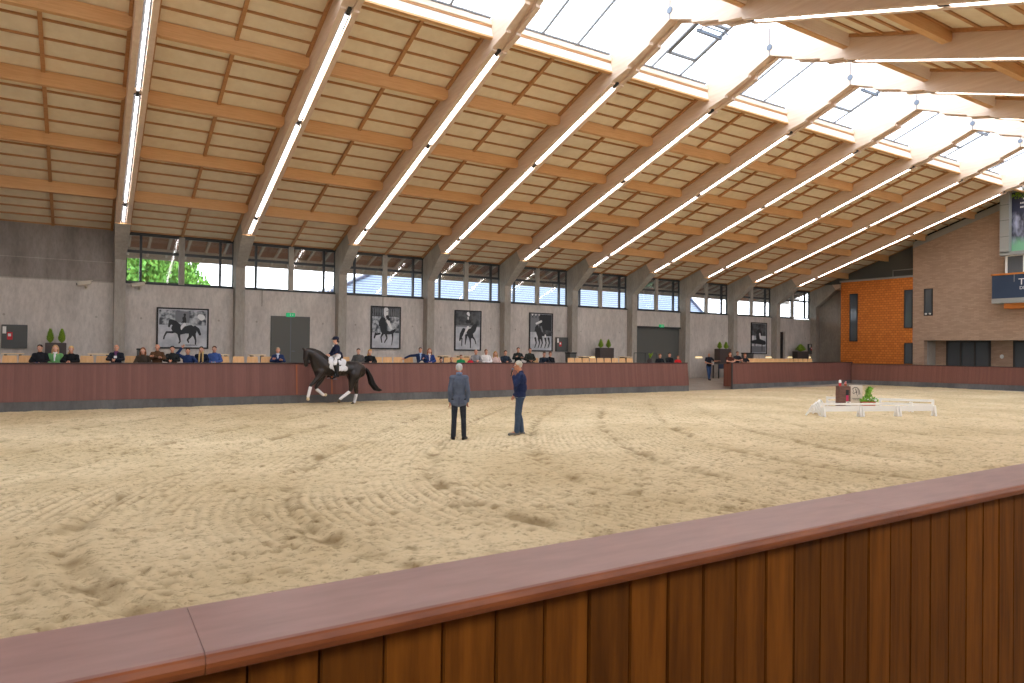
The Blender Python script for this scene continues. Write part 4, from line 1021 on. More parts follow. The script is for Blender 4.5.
for grp, L in (('left', LEFT), ('mid', MID), ('right', RIGHT)):
    used_x = []
    for k, px in enumerate(L):
        Y = 27.5 if grp != 'right' else 28.2
        x = on(px, 360, 1, Y).x
        if grp == 'left' and used_x and x-used_x[-1] < .44: x = used_x[-1]+.44
        used_x.append(x)
        if ch0 is None: ch0 = chair(); o = ch0
        else: o = dup(ch0)
        o.location = (x, Y, .78); o.rotation_euler = (0, 0, R(-6))
        if grp == 'left': o['label'] = 'light beech chair between the spectators, %s from the left picture edge' % (ORD[k] if k < 16 else ORD[k-16].replace('first', 'seventeenth') if k == 16 else ['eighteenth', 'nineteenth', 'twentieth', 'twenty-first', 'twenty-second', 'twenty-third', 'twenty-fourth'][k-17])
        elif grp == 'mid': o['label'] = 'empty light beech chair below the twin-plant box, %s from left in its row' % ORD[k]
        else: o['label'] = 'empty light beech chair in the right row, %s from the standing people' % ORD[k]
# pale tables behind the chairs
tb = None
for px, w_ in ((13, .6), (99, .7), (223, .4), (257, .6), (443, .5), (463, .6), (584, .55), (625, .55)):
    x = on(px, 355, 1, 28.9).x; t = thing('pale_table', 'pale wood table top just above the chair backs, at picture spot %s' % {13: 'left of the black jacket with jeans', 99: 'left of the lanyard wearer', 223: 'right of the blue pullover', 257: 'left of the double door', 443: 'above the dark-haired child', 463: 'behind the green-shirted child', 584: 'left below the twin-plant box', 625: 'right below the twin-plant box'}[px], 'table', (x, 28.9, .78), 0, 'pale tables behind the chairs')
    t['label'] = t['label'].replace(', at picture spot', ',')
    g = MB(); g.box(-w_/2, w_/2, -.3, .3, .93, .965); g.build('tabletop', 'pale', t, bevel=.005)
    for sx in (-1, 1): g = MB(); g.box(sx*(w_/2-.1)-.03, sx*(w_/2-.1)+.03, -.2, .2, 0, .93); g.build('leg', 'steel', t)

# ------------------------------------------------------------------ things along the far wall
def wbox(px0, py0, px1, py1, Y=YWALL): 
    a_, b_ = on(px0, py1, 1, Y), on(px1, py0, 1, Y); return a_.x, b_.x, a_.z, b_.z
# doors
x0, x1, z0, z1 = wbox(271, 318, 309, 363)
g = MB(); g.box(x0-.05, x1+.05, YWALL-.02, YWALL+.05, .78, z1+.05); o = g.build('door_1', 'greyd'); struct(o)
xm = (x0+x1)/2
for k, (u, v) in enumerate(((x0, xm-.01), (xm+.01, x1))): g = MB(); g.box(u, v, YWALL-.05, YWALL-.015, .80, z1); g.build('door_leaf', 'greyd', o, bevel=.005)
g = MB(); g.tube([(xm+.08, YWALL-.06, 1.85), (xm+.08, YWALL-.12, 1.85), (xm+.2, YWALL-.12, 1.85)], .015); g.box(xm-.01, xm+.01, YWALL-.055, YWALL-.04, .8, z1); g.build('door_handle', 'steelplate', o)
g = MB(); g.box(31.25, 36.05, YWALL+.12, YWALL+.18, .0, 3.72); o = g.build('door_2', 'greyd'); struct(o)
g = MB(); g.box(31.0, 36.2, YWALL-.05, YWALL-.0, 3.62, 3.74); g.box(31.0, 31.15, YWALL-.09, YWALL, 3.5, 3.7); g.box(35.7, 36.1, YWALL-.1, YWALL, 3.45, 3.62); g.build('door_track', 'steel', o)
g = MB(); g.box(46.0, 47.0, YWALL+.2, YWALL+.25, 0, 3.7); o = g.build('door_3', 'black'); struct(o)
# exit signs
def exit_sign(px, py, label, w_=.42):
    p = on(px, py, 1, YWALL-.04); t = thing('exit_sign', label, 'sign', (p.x, YWALL-.05, p.z))
    g = MB(); g.box(-w_/2, w_/2, -.03, .045, -.1, .1); g.build('sign_box', 'green', t)
    g = MB(); g.box(-.03, .0, -.036, -.03, -.05, .03); g.ball((-.02, -.033, .055), .016); g.bar((-.02, -.034, -.02), (.03, -.034, -.06), .02, .005); g.bar((-.02, -.034, .02), (.04, -.034, .0), .015, .005)
    g.prism([(.08, -.03), (.08, .03), (.14, 0)], -.036, -.031, 1); g.build('running_figure', 'white', t)
exit_sign(290.5, 315, 'green exit sign above the grey double door'); exit_sign(661.5, 326, 'small green exit sign above the large grey sliding door')
# fire hose cabinets
def hose(px0, py0, px1, py1, label, d=.16):
    x0, x1, z0, z1 = wbox(px0, py0, px1, py1, YWALL-.1); t = thing('fire_hose_cabinet', label, 'cabinet', ((x0+x1)/2, YWALL+.003, z0)); w_, h = (x1-x0)/2, z1-z0
    g = MB(); g.box(-w_, w_, -d, 0, 0, h); g.build('cabinet_body', 'greydk', t, bevel=.01)
    g = MB(); g.box(-w_*.55 if w_ > .4 else -w_*.2, (-w_*.55 if w_ > .4 else -w_*.2)+min(.18, w_*.7), -d-.006, -d, h*.36, h*.68); g.build('red_label', 'red', t)
    g = MB(); xx = (-w_*.55 if w_ > .4 else -w_*.2)+.03; g.box(xx, xx+.1, -d-.012, -d-.006, h*.5, h*.62); g.build('white_mark', 'white', t)
    g = MB(); xx = -w_*.9 if w_ > .4 else -w_-.16; g.box(xx, xx+.12, -d-.005 if w_ > .4 else -.06, -d+.02 if w_ > .4 else 0, h*.62, h*.92); g.build('alarm_box', 'white', t)
M['greydk'] = mat('cabinet_grey', (84, 86, 84), .55)
hose(1, 325, 27.5, 348, 'wide dark grey fire hose cabinet with red label at the left picture edge')
hose(556, 337.5, 567.5, 351.5, 'dark grey fire hose cabinet with red label right of the lattice picture')
hose(808.5, 344, 815.5, 354, 'small dark fire hose cabinet near the orange building')
# cctv cameras and brackets
def cctv(px, py, label):
    p = on(px, py, 1, YWALL-.35); t = thing('security_camera', label, 'camera', p)
    g = MB(); g.bar((-.24, .03, -.03), (.26, -.05, .06), .14, .14); g.build('housing', 'cream', t, bevel=.02)
    g = MB(); g.bar((-.28, .03, .045), (.3, -.06, .145), .17, .02); g.build('sun_shield', 'cream', t)
    g = MB(); g.tube([(.05, 0, -.05), (.08, .18, -.14), (.08, .35, -.14)], .03); g.box(.02, .14, .33, .36, -.22, -.06); g.build('bracket', 'cream', t)
    g = MB(); g.tube([(-.25, .03, -.03), (-.27, .034, -.034)], .05, 10); g.build('lens', 'black', t)
M['cream'] = mat('cream_housing', (206, 198, 182), .5)
cctv(84, 283.5, 'cream security camera on the blind wall left of the first column'); cctv(138, 285, 'cream security camera right of the first column below the green tree window')
# wall lamps
wl = None
for k, px in enumerate((592, 699, 769, 791, 812, 836)):
    Y = YWALL if px < 820 else YWALL
    p = on(px, 357.3, 1, Y-.05); w_ = .36 if px < 650 else .33
    g = MB(); g.box(-w_, w_, -.05, 0.0, -.055, .055)
    t = thing('wall_lamp', 'low glowing wall lamp on the far wall, %s' % ['right of the lattice picture', 'left of the walking person', 'right of the small picture', 'left of the single-plant box', 'below the small hose cabinet', 'beside the orange building'][k], 'wall lamp', (p.x, YWALL, p.z), 0, 'low wall lamps')
    g.build('diffuser', 'walllight', t); g = MB(); g.box(-w_-.02, w_+.02, -.06, 0, .055, .075); g.build('lamp_cover', 'steel', t)
# dark bins / speaker boxes
for px0, py0, px1, py1, lab in ((137, 348, 144, 358, 'dark grey bin beside the long auburn hair'), (567.5, 352, 574, 363, 'dark grey bin left of the empty middle chairs'), (744, 352.5, 751, 361, 'dark grey bin behind the standing people'), ):
    x0, x1, z0, z1 = wbox(px0, py0, px1, py1, 33.6); t = thing('waste_bin', lab, 'bin', ((x0+x1)/2, 33.6, .78)); w_ = (x1-x0)/2
    g = MB(); g.prism([(-w_*.9, 0), (w_*.9, 0), (w_, z1-.88), (-w_, z1-.88)], -.25, .25, 1); g.build('bin_body', 'greydk', t, bevel=.02)
    g = MB(); g.box(-w_-.02, w_+.02, -.27, .27, z1-.88, z1-.80); g.build('lid', 'black', t, bevel=.01)
# planters with twin conifers
def planter(px0, px1, ptop, pltop, plants, label, zb_=.78, Y=33.9):
    x0, x1, zlo, zhi = wbox(px0, ptop, px1, 362, Y); t = thing('plant_box', label, 'planter', ((x0+x1)/2, Y, zb_)); w_ = (x1-x0)/2; h = zhi-zb_
    g = MB(); g.box(-w_, w_, -.25, .25, 0, h); g.build('box', 'pot', t, bevel=.01)
    g = MB(); g.box(-w_+.04, w_-.04, -.21, .21, h-.03, h+.005); g.build('soil', 'bark', t)
    top = on(0.5*(px0+px1), pltop, 1, Y).z-zb_; rng = random.Random(int(px0))
    for k in range(plants):
        x = 0 if plants == 1 else (-.55+1.1*k)*w_
        g = MB(); H = top-h; W = min(.2, w_*.42) if plants > 1 else w_*.8
        for _ in range(900):
            q = rng.random()**1.2; a_ = rng.uniform(0, 6.28); rr_ = W*(math.sin(min(1, q*3)*math.pi/2))*(1-q)**.7*rng.uniform(.6, 1.05)
            p = V((x+rr_*math.cos(a_), rr_*math.sin(a_), h+H*q)); d = V((math.cos(a_)*.4, math.sin(a_)*.4, 1)).normalized()*rng.uniform(.06, .13); s_ = V((-math.sin(a_), math.cos(a_), 0))*.022
            g.add([p-s_, p+s_, p+d], [(0, 1, 2)])
        g.build('conifer', 'leaf', t)
planter(45, 66.5, 343, 330.5, 2, 'dark plant box with two small conifers behind the green cardigan')
planter(597.5, 611.5, 348, 340.5, 2, 'dark plant box with two small conifers on the middle wall section')
planter(717, 728.5, 349, 343, 2, 'dark plant box with two small conifers in the gateway', 1.25, 33.4)
xs_ = on(722.7, 360, 1, 33.4).x; t = thing('plant_stand', 'dark-legged stand with blue apron carrying the plant box in the gateway', 'stand', (xs_, 33.4, .2))
g = MB(); g.box(-.75, .75, -.3, .3, 1.0, 1.05); g.build('tabletop', 'greydk', t)
g = MB(); g.box(-.74, .74, -.31, -.29, .68, 1.0); g.build('apron', 'navy', t)
for sx in (-1, 1):
    for sy in (-1, 1): g = MB(); g.box(sx*.68-.03, sx*.68+.03, sy*.25-.03, sy*.25+.03, 0, 1.0); g.build('leg', 'black', t)
planter(795, 806, 351.5, 345, 1, 'dark plant box with bushy green plant near the orange building')
# flower arrangement by the sliding door and a glass railing
p = on(650, 362, 1, 30.0); t = thing('flower_vase', 'dark green vase plant left of the three people before the sliding door', 'plant', (p.x, 30, .78))
g = MB(); g.tube([(0, 0, 0), (0, 0, .5), (0, 0, .85)], [.12, .2, .14], 12); g.build('vase', 'pot', t, smooth=True)
g = MB(); rng = random.Random(8)
for _ in range(120):
    a_ = rng.uniform(0, 6.28); L = rng.uniform(.15, .4); d = V((math.cos(a_)*.5+.2, math.sin(a_)*.5, 1)).normalized(); p0_ = V((0, 0, .84)); s_ = V((-math.sin(a_), math.cos(a_), 0))*.03
    g.add([p0_+d*L*.3-s_, p0_+d*L*.3+s_, p0_+d*L], [(0, 1, 2)])
g.tube([(0, 0, .8), (.25, 0, 1.25)], .012); g.build('leaves', 'leaf', t)
g = MB(); x = on(634, 360, 1, 31).x
for dx in (0, .9, 1.8): g.tube([(x+dx, 31, .78 if x+dx < 27.9 else 0.1), (x+dx, 31, 1.95)], .02)
g.tube([(x, 31, 1.95), (x+1.8, 31, 1.95)], .02); tag(g.build('guard_rail', 'steel'), 'slim grey guard rail between the middle chairs and the sliding door', 'railing')
# electrical conduits on the wall
g = MB()
for px in (118.0, 136.5): pass
for px, y0_, y1_ in ((262, 290, 316), (383, 290, 307), (470, 290, 311)):
    x = on(px, 300, 1, YWALL).x; g.box(x-.03, x+.03, YWALL-.02, YWALL, 4.0, ZS)
struct(g.build('trim_9', 'concd'))

# ------------------------------------------------------------------ framed black and white photographs
def print_mat(name, dark, light, sc=5, seed=0.0):
    m = mat(name, dark, .6); t = NT(m); tc = t.n('ShaderNodeTexCoord'); mp = t.n('ShaderNodeMapping'); mp.inputs['Location'].default_value = (seed, seed, seed); mp.inputs['Scale'].default_value = (1, 1, 1)
    t.l(tc.outputs['Object'], mp.inputs[0]); nz = t.n('ShaderNodeTexNoise', Scale=sc, Detail=4); t.l(mp.outputs[0], nz.inputs['Vector'])
    cr = t.n('ShaderNodeValToRGB'); e = cr.color_ramp.elements; e[0].position = .4; e[0].color = srgb(dark); e[1].position = .6; e[1].color = srgb(light); t.l(nz.outputs['Fac'], cr.inputs[0]); t.l(cr.outputs[0], t.p.inputs['Base Color']); return m
M['pr_low'] = print_mat('print_pale_ground', (176, 182, 190), (206, 210, 216), 2)
M['pr_crowd'] = print_mat('print_crowd', (70, 76, 84), (190, 196, 202), 5)
M['pr_dark'] = print_mat('print_dark_trees', (50, 54, 58), (92, 96, 100), 3)
M['pr_horse'] = mat('print_black', (40, 43, 48), .6); M['pr_white'] = mat('print_white', (226, 228, 230), .6); M['pr_mid'] = mat('print_mid_grey', (120, 124, 130), .6)
class P2:
    def __init__(s, g, y): s.g = g; s.y = y; s.k = 0
    def cap(s, p, q, r0, r1, mi):
        s.k += 1; y = s.y-.0004*s.k; p, q = V((p[0], p[1])), V((q[0], q[1])); d = (q-p); L = max(d.length, 1e-4); d /= L; n = V((-d.y, d.x)); vs = []
        for j in range(7): a_ = math.pi/2+math.pi*j/6; w_ = p+(d*math.cos(a_)+n*math.sin(a_))*r0; vs.append((w_.x, y, w_.y))
        for j in range(7): a_ = -math.pi/2+math.pi*j/6; w_ = q+(d*math.cos(a_)+n*math.sin(a_))*r1; vs.append((w_.x, y, w_.y))
        s.g.add(vs, [tuple(range(14))], mi)
    def chain(s, pts, rs, mi):
        for i in range(len(pts)-1): s.cap(pts[i], pts[i+1], rs[i], rs[i+1], mi)
    def rect(s, x0, x1, z0, z1, mi): s.k += 1; y = s.y-.0004*s.k; s.g.add([(x0, y, z0), (x1, y, z0), (x1, y, z1), (x0, y, z1)], [(0, 1, 2, 3)], mi)
PM = ['pr_low', 'pr_crowd', 'pr_dark', 'pr_horse', 'pr_white', 'pr_mid']
def picture(px0, py0, px1, py1, label, art):
    x0, x1, z0, z1 = wbox(px0, py0, px1, py1, YWALL-.05); t = thing('framed_picture', label, 'picture', ((x0+x1)/2, YWALL, z0), 0); w_, h = x1-x0, z1-z0
    g = MB()
    for a_ in ((-w_/2, w_/2, -.07, 0, 0, .07), (-w_/2, w_/2, -.07, 0, h-.07, h), (-w_/2, -w_/2+.07, -.07, 0, .07, h-.07), (w_/2-.07, w_/2, -.07, 0, .07, h-.07)): g.box(*a_)
    g.build('frame', 'black', t)
    g = MB(); g.box(-w_/2+.06, w_/2-.06, -.035, 0, .06, h-.06, 0); p = P2(g, -.036); art(p, lambda u, v: (-w_/2+u*w_, (1-v)*h), w_, h); g.build('print', PM, t)
def art1(p, U, w, h):    # trotting horse, crowd above
    p.rect(U(.05, 0)[0], U(.95, 0)[0], U(0, .42)[1], U(0, .06)[1], 1)
    p.cap(U(.83, .2), U(.86, .22), .12, .14, 4); p.rect(U(.35, 0)[0], U(.62, 0)[0], U(0, .36)[1], U(0, .08)[1], 5)
    H = 3; C = lambda pts, rs: p.chain([U(*q) for q in pts], rs, H)
    C([(.36, .50), (.44, .55), (.54, .54), (.64, .52), (.68, .56)], [.18, .2, .16, .2, .19]); C([(.40, .48), (.34, .38), (.27, .33)], [.17, .13, .09]); C([(.26, .33), (.235, .46)], [.07, .04])
    C([(.36, .56), (.30, .60), (.19, .60), (.15, .70), (.14, .76)], [.09, .05, .04, .03, .03]); C([(.42, .60), (.43, .70), (.45, .82), (.43, .86)], [.08, .045, .03, .03])
    C([(.66, .62), (.64, .70), (.59, .78), (.61, .84)], [.11, .06, .035, .03]); C([(.70, .60), (.73, .70), (.75, .80), (.745, .88)], [.11, .05, .03, .03]); C([(.73, .45), (.79, .52), (.83, .64)], [.05, .07, .05])
    C([(.53, .16), (.53, .22)], [.055, .03]); C([(.52, .25), (.53, .34)], [.08, .07]); p.chain([U(.53, .40), U(.48, .47), U(.47, .52)], [.07, .06, .03], 4); C([(.54, .26), (.48, .36)], [.03, .025])
    p.rect(U(.55, 0)[0], U(.78, 0)[0], U(0, .915)[1], U(0, .90)[1], 3)
def art2(p, U, w, h):
    p.rect(U(.05, 0)[0], U(.95, 0)[0], U(0, .62)[1], U(0, .03)[1], 1); p.rect(U(.05, 0)[0], U(.95, 0)[0], U(0, .24)[1], U(0, .03)[1], 2)
    for k in range(12): p.rect(U(.07+.075*k, 0)[0], U(.09+.075*k, 0)[0], U(0, .22)[1], U(0, .06)[1], 5)
    C = lambda pts, rs, H=3: p.chain([U(*q) for q in pts], rs, H)
    C([(.38, .34), (.42, .48), (.44, .58)], [.16, .2, .17]); C([(.40, .32), (.32, .38), (.30, .45)], [.15, .1, .06]); C([(.16, .66), (.3, .64)], [.06, .05]); C([(.44, .6), (.62, .62), (.72, .6), (.8, .55)], [.12, .08, .09, .06])
    C([(.40, .64), (.34, .72), (.37, .84)], [.06, .035, .03]); C([(.50, .64), (.54, .74), (.46, .84)], [.06, .035, .03]); C([(.72, .6), (.73, .75), (.70, .9)], [.06, .03, .02])
    C([(.50, .08), (.50, .2)], [.13, .12], 4); C([(.52, .12), (.58, .1)], [.02, .02], 5); C([(.56, .34), (.64, .46), (.68, .52)], [.09, .08, .05], 4); C([(.54, .24), (.6, .3)], [.08, .08]); C([(.16, .64), (.12, .74)], [.05, .04])
def art3(p, U, w, h):
    p.rect(U(.05, 0)[0], U(.95, 0)[0], U(0, .37)[1], U(0, .03)[1], 2); p.rect(U(.05, 0)[0], U(.95, 0)[0], U(0, .41)[1], U(0, .37)[1], 5)
    C = lambda pts, rs, H=3: p.chain([U(*q) for q in pts], rs, H)
    C([(.56, .54), (.6, .62)], [.2, .18]); C([(.66, .50), (.74, .40), (.80, .36)], [.18, .13, .09]); C([(.80, .36), (.76, .5)], [.08, .05]); C([(.34, .48), (.26, .60), (.2, .74)], [.1, .11, .05])
    C([(.44, .62), (.42, .74), (.4, .84)], [.08, .04, .03]); C([(.58, .68), (.60, .80), (.6, .92)], [.07, .04, .035]); C([(.68, .66), (.76, .72), (.80, .82)], [.06, .035, .03]); C([(.28, .7), (.27, .88)], [.04, .025])
    C([(.5, .08), (.53, .12)], [.1, .06], 4); C([(.46, .28), (.56, .28)], [.1, .09]); C([(.50, .42), (.42, .52)], [.08, .06], 4); C([(.50, .18), (.50, .22)], [.05, .03], 4); C([(.38, .55), (.36, .6)], [.03, .03], 4)
def art4(p, U, w, h):
    p.rect(U(.4, 0)[0], U(.95, 0)[0], U(0, .6)[1], U(0, .04)[1], 3); p.rect(U(.05, 0)[0], U(.42, 0)[0], U(0, .5)[1], U(0, .04)[1], 5)
    for k in range(3): p.chain([U(.08+.14*k, .04), U(.18+.14*k, .14)], [.012, .012], 3); p.chain([U(.22+.14*k, .04), U(.10+.14*k, .14)], [.012, .012], 3); p.cap(U(.13+.14*k, .05), U(.13+.14*k, .06), .05, .04, 4)
    C = lambda pts, rs, H=3: p.chain([U(*q) for q in pts], rs, H)
    C([(.32, .40), (.42, .52), (.46, .62)], [.14, .2, .16]); C([(.34, .36), (.26, .46)], [.1, .06]); C([(.30, .28), (.5, .22)], [.06, .07], 4); C([(.5, .36), (.56, .48)], [.06, .05], 5); C([(.64, .5), (.8, .5), (.9, .5)], [.12, .14, .1], 2)
    for x in (.26, .4, .52, .68, .82): C([(x, .66), (x+.04, .78), (x-.02, .9)], [.07, .04, .03])
    C([(.68, .58), (.68, .62)], [.06, .05], 4)
def art5(p, U, w, h):
    p.rect(U(.06, 0)[0], U(.94, 0)[0], U(0, .42)[1], U(0, .04)[1], 2); C = lambda pts, rs, H=3: p.chain([U(*q) for q in pts], rs, H)
    p.rect(U(.06, 0)[0], U(.94, 0)[0], U(0, .95)[1], U(0, .75)[1], 5)
    C([(.4, .32), (.5, .28), (.62, .34)], [.14, .18, .14]); C([(.1, .62), (.5, .6), (.85, .64)], [.12, .2, .16]); C([(.42, .45), (.45, .55)], [.2, .2]); C([(.55, .36), (.6, .48)], [.08, .07], 4); C([(.7, .68), (.7, .9)], [.06, .03]); C([(.25, .66), (.25, .74)], [.07, .05])
    C([(.12, .45), (.12, .52)], [.1, .1], 4)
picture(156, 309, 209, 348.5, 'wide framed black and white picture of a trotting horse and rider with crowd', art1)
picture(370.5, 307, 401, 349, 'upright framed black and white horse picture, first right of the rider', art2)
picture(454.3, 311, 481.5, 350.6, 'upright framed black and white horse picture with dark trees, above the suited man', art3)
picture(529, 313.5, 553, 351.3, 'upright framed black and white horse picture with white lattice in its corner', art4)
picture(751, 323, 767, 354, 'small dark framed horse picture above the right row of chairs', art5)

# ------------------------------------------------------------------ end building
XB = 48.9
def E(px, py, X=XB): return on(px, py, 0, X)
def ztop(y): return zc(y)-.62
yl, ym = 31.13, 25.78
t = thing('shingled_building', 'orange shingled small building with narrow windows at the far right corner', 'building', (XB, 28, 0))
g = MB(); g.box(XB, XB+.5, ym, yl, 0, 7.45); g.box(XB+.5, XR, yl-.3, yl, 0, 7.45); g.build('shingle_wall', 'shingle', t, t.location)
g = MB(); g.box(XB-.08, XB+.6, ym-.0, yl+.08, 7.45, 7.58); g.build('roof_edge', 'grey', t, t.location)
def slot(px0, py0, px1, py1, parent, X=XB, mfr='steel', lights=0):
    a_, b_ = E(px0, py0, X), E(px1, py1, X); y1, y0, z1, z0 = a_.y, b_.y, a_.z, b_.z
    g = MB()
    for q in ((y0, y0+.07, z0, z1), (y1-.07, y1, z0, z1), (y0, y1, z0, z0+.07), (y0, y1, z1-.07, z1)): g.box(X-.05, X+.02, q[0], q[1], q[2], q[3])
    f = g.build('window_frame', mfr, parent, parent.location)
    g = MB(); g.box(X-.02, X+.0, y0+.06, y1-.06, z0+.06, z1-.06); g.build('window_glass', 'darkglass', parent, parent.location)
    return y0, y1, z0, z1
slot(850, 294, 857.5, 341.5, t); slot(904.5, 290, 912.6, 328, t); slot(904.5, 343, 912.6, 364, t)
# glazed clerestory above the shingled building
g = MB(); g.prism([(ym, 7.5), (33.2, 7.5), (33.2, ztop(33.2)+.5), (ym, ztop(ym)+.5)], XB+1.0, XB+1.08, 0, 0); struct(g.build('trim_10', 'greyd'))
g = MB(); g.box(XB+.95, XB+1, ym+.2, ym+1.9, 8.1, 8.16); g.box(XB+.95, XB+1, ym+1.9, ym+1.96, 7.6, 8.16); struct(g.build('trim_11', 'grey'))
# brick wall
g = MB(); yb_ = -2.7
ytop = 3.03
g.prism([(ym, ytop), (ym, ztop(ym)), (YR, ztop(YR)), (yb_, ztop(yb_)), (yb_, ytop)], XB, XB+.4, 0)
g.prism([(ym, 0), (ym, ytop), (25.02, ytop), (25.02, 0)], XB, XB+.4, 0); 
g.box(XB+1.5, XB+1.9, yb_, ym, 0, ytop+.1)
o = g.build('wall_end', 'brick'); struct(o)
g = MB(); g.prism([(ym, ztop(ym)), (ym, ztop(ym)+.42), (YR, ztop(YR)+.42), (yb_, ztop(yb_)+.42), (yb_, ztop(yb_)), (YR, ztop(YR))], XB-.03, XB+.3, 0); struct(g.build('trim_12', 'grey'))
g = MB(); g.prism([(ym, ztop(ym)+.42), (ym, ztop(ym)+.8), (YR, ztop(YR)+.8), (yb_, ztop(yb_)+.8), (yb_, ztop(yb_)+.42), (YR, ztop(YR)+.42)], XB+.25, XB+.4, 0); struct(g.build('trim_13', 'black'))
g = MB(); g.box(XB+.05, XB+1.9, yb_, 25.0, ytop, ytop+.12); g.box(XB+.4, XB+1.9, 25.0, 25.06, 0, ytop); struct(g.build('trim_14', 'concd'))
t = thing('slot_window', 'narrow dark window in the brown brick wall with two small lamps at its foot', 'window', (XB, 24.8, 4.7))
y0, y1, z0, z1 = slot(924.3, 289, 932.8, 315.5, t)
g = MB()
for y in (y0+.15, y1-.15): g.ball((XB-.08, y, z0+.12), .07)
g.build('spot_lamp', 'white', t, t.location, smooth=True)
# ground-floor glazing in the recess
for k, (ya, yb2) in enumerate(((24.2, 21.6), (20.2, 16.6), (15.6, 11.5))):
    X = XB+1.5; g = MB(); n = [3, 4, 4][k]
    g.box(X-.1, X, yb2, ya, ytop-.12, ytop); g.box(X-.1, X, yb2, ya, 0.0, .1)
    for j in range(n+1): y = yb2+(ya-yb2)*j/n; g.box(X-.12, X, y-.05, y+.05, 0, ytop)
    o = g.build('window_%d' % (11+k), 'steel'); struct(o)
    g = MB(); g.box(X-.06, X-.03, yb2, ya, .1, ytop-.1); g.build('pane', 'darkglass', o)
g = MB(); g.ball((XB+1.45, 20.9, 2.0), (.06, .12, .14)); g.ball((XB+1.45, 20.9, 1.2), (.05, .08, .08)); tag(g.build('wall_sensor', 'white', smooth=True), 'small white fixtures on the brick pier between the ground floor windows', 'fixture')
# projecting bay with poster
XP = 47.8
t = thing('bay_window', 'grey projecting bay with a poster and window high on the brick wall', 'bay', (XP, 18, 8.35))
g = MB(); ya, yb2 = 20.0, 15.2
g.box(XP, XB+.1, ya-.5, ya, 8.35, 12.25); g.box(XP, XB+.1, yb2, yb2+.4, 8.35, 12.25); g.box(XP, XB+.1, yb2, ya, 8.2, 8.42); g.box(XP, XB+.1, yb2, ya, 12.1, 12.25); g.box(XP+.4, XB, yb2+.3, ya-.3, 8.4, 12.2)
g.build('bay_frame', 'grey', t, t.location)
g = MB()
for z in (9.35, 10.35, 11.3): g.box(XP-.006, XP+.01, ya-.5, ya, z, z+.02)
g.build('panel_joints', 'steel', t, t.location)
def poster():
    m = mat('poster_print', (44, 50, 70), .5); tt = NT(m); tc = tt.n('ShaderNodeTexCoord'); sp = tt.n('ShaderNodeSeparateXYZ'); tt.l(tc.outputs['Object'], sp.inputs[0])
    mp = tt.n('ShaderNodeMapping'); mp.inputs['Scale'].default_value = (1, 2.2, .8); tt.l(tc.outputs['Object'], mp.inputs[0]); nz = tt.n('ShaderNodeTexNoise', Scale=1.6, Detail=6); tt.l(mp.outputs[0], nz.inputs['Vector'])
    c1 = tt.n('ShaderNodeValToRGB'); e = c1.color_ramp.elements; e[0].position = .42; e[0].color = srgb((44, 48, 62)); e[1].position = .68; e[1].color = srgb((176, 180, 206)); tt.l(nz.outputs['Fac'], c1.inputs[0])
    ad = tt.n('ShaderNodeMath', operation='MULTIPLY_ADD'); ad.inputs[1].default_value = .8; tt.l(nz.outputs['Fac'], ad.inputs[0]); tt.l(sp.outputs['Z'], ad.inputs[2])
    c2 = tt.n('ShaderNodeValToRGB'); c2.color_ramp.interpolation = 'LINEAR'; e = c2.color_ramp.elements; e[0].position = .16; e[0].color = (1, 1, 1, 1); e[1].position = .26; e[1].color = (0, 0, 0, 1)
    dv = tt.n('ShaderNodeMath', operation='DIVIDE'); dv.inputs[1].default_value = 5; tt.l(ad.outputs[0], dv.inputs[0]); tt.l(dv.outputs[0], c2.inputs[0])
    mx = tt.n('ShaderNodeMix', data_type='RGBA'); tt.l(c2.outputs[0], mx.inputs[0]); tt.l(c1.outputs[0], mx.inputs[6]); mx.inputs[7].default_value = srgb((130, 190, 150))
    c3 = tt.n('ShaderNodeValToRGB'); e = c3.color_ramp.elements; e[0].position = .48; e[0].color = (0, 0, 0, 1); e[1].position = .56; e[1].color = (1, 1, 1, 1); d2 = tt.n('ShaderNodeMath', operation='DIVIDE'); d2.inputs[1].default_value = 4.4; tt.l(sp.outputs['Z'], d2.inputs[0]); tt.l(d2.outputs[0], c3.inputs[0])
    m2 = tt.n('ShaderNodeMix', data_type='RGBA'); tt.l(c3.outputs[0], m2.inputs[0]); tt.l(mx.outputs[2], m2.inputs[6]); m2.inputs[7].default_value = srgb((50, 54, 78)); tt.l(m2.outputs[2], tt.p.inputs['Base Color']); return m
po = thing('event_poster', 'tall dark blue and green poster with white lines of text in the grey bay', 'poster', (XP, 18, 8.45))
g = MB(); g.box(XP+.36, XP+.40, yb2+.4, ya-.5, 8.45, 12.05); g.build('poster_print', poster(), po, po.location)
g = MB()
for j, (z, u, v) in enumerate(((11.55, 18.9, 17.7), (11.3, 19.05, 17.6), (11.05, 19.05, 17.9))):
    y = u
    while y > v: w_ = random.uniform(.04, .09); g.box(XP+.35, XP+.36, y-w_, y, z, z+.10); y -= w_+.03
g.build('text_lines', 'white', po, po.location)
g = MB(); rng = random.Random(3)
for _ in range(260):
    p = V((XP+.33, rng.uniform(16, 19.6), 12.05-abs(rng.gauss(0, .16)))); g.add([p, p+V((0, .09, -.03)), p+V((-.03, .03, -.1))], [(0, 1, 2)])
g.build('ivy_garland', 'leaf', po, po.location)
# window under the bay
t2 = thing('bay_lower_window', 'window with white frame below the grey bay and above the blue banner', 'window', (XP, 18, 7.0))
g = MB(); 
for y in (19.8, 18.85, 17.6): g.box(XP+.25, XP+.4, y-.12, y, 7.0, 8.3)
g.box(XP+.25, XP+.4, 15.3, 19.8, 8.15, 8.3); g.build('window_frame', 'white', t2, t2.location)
g = MB(); g.box(XP+.3, XP+.33, 15.3, 19.75, 7.0, 8.2); g.build('window_glass', 'darkglass', t2, t2.location)
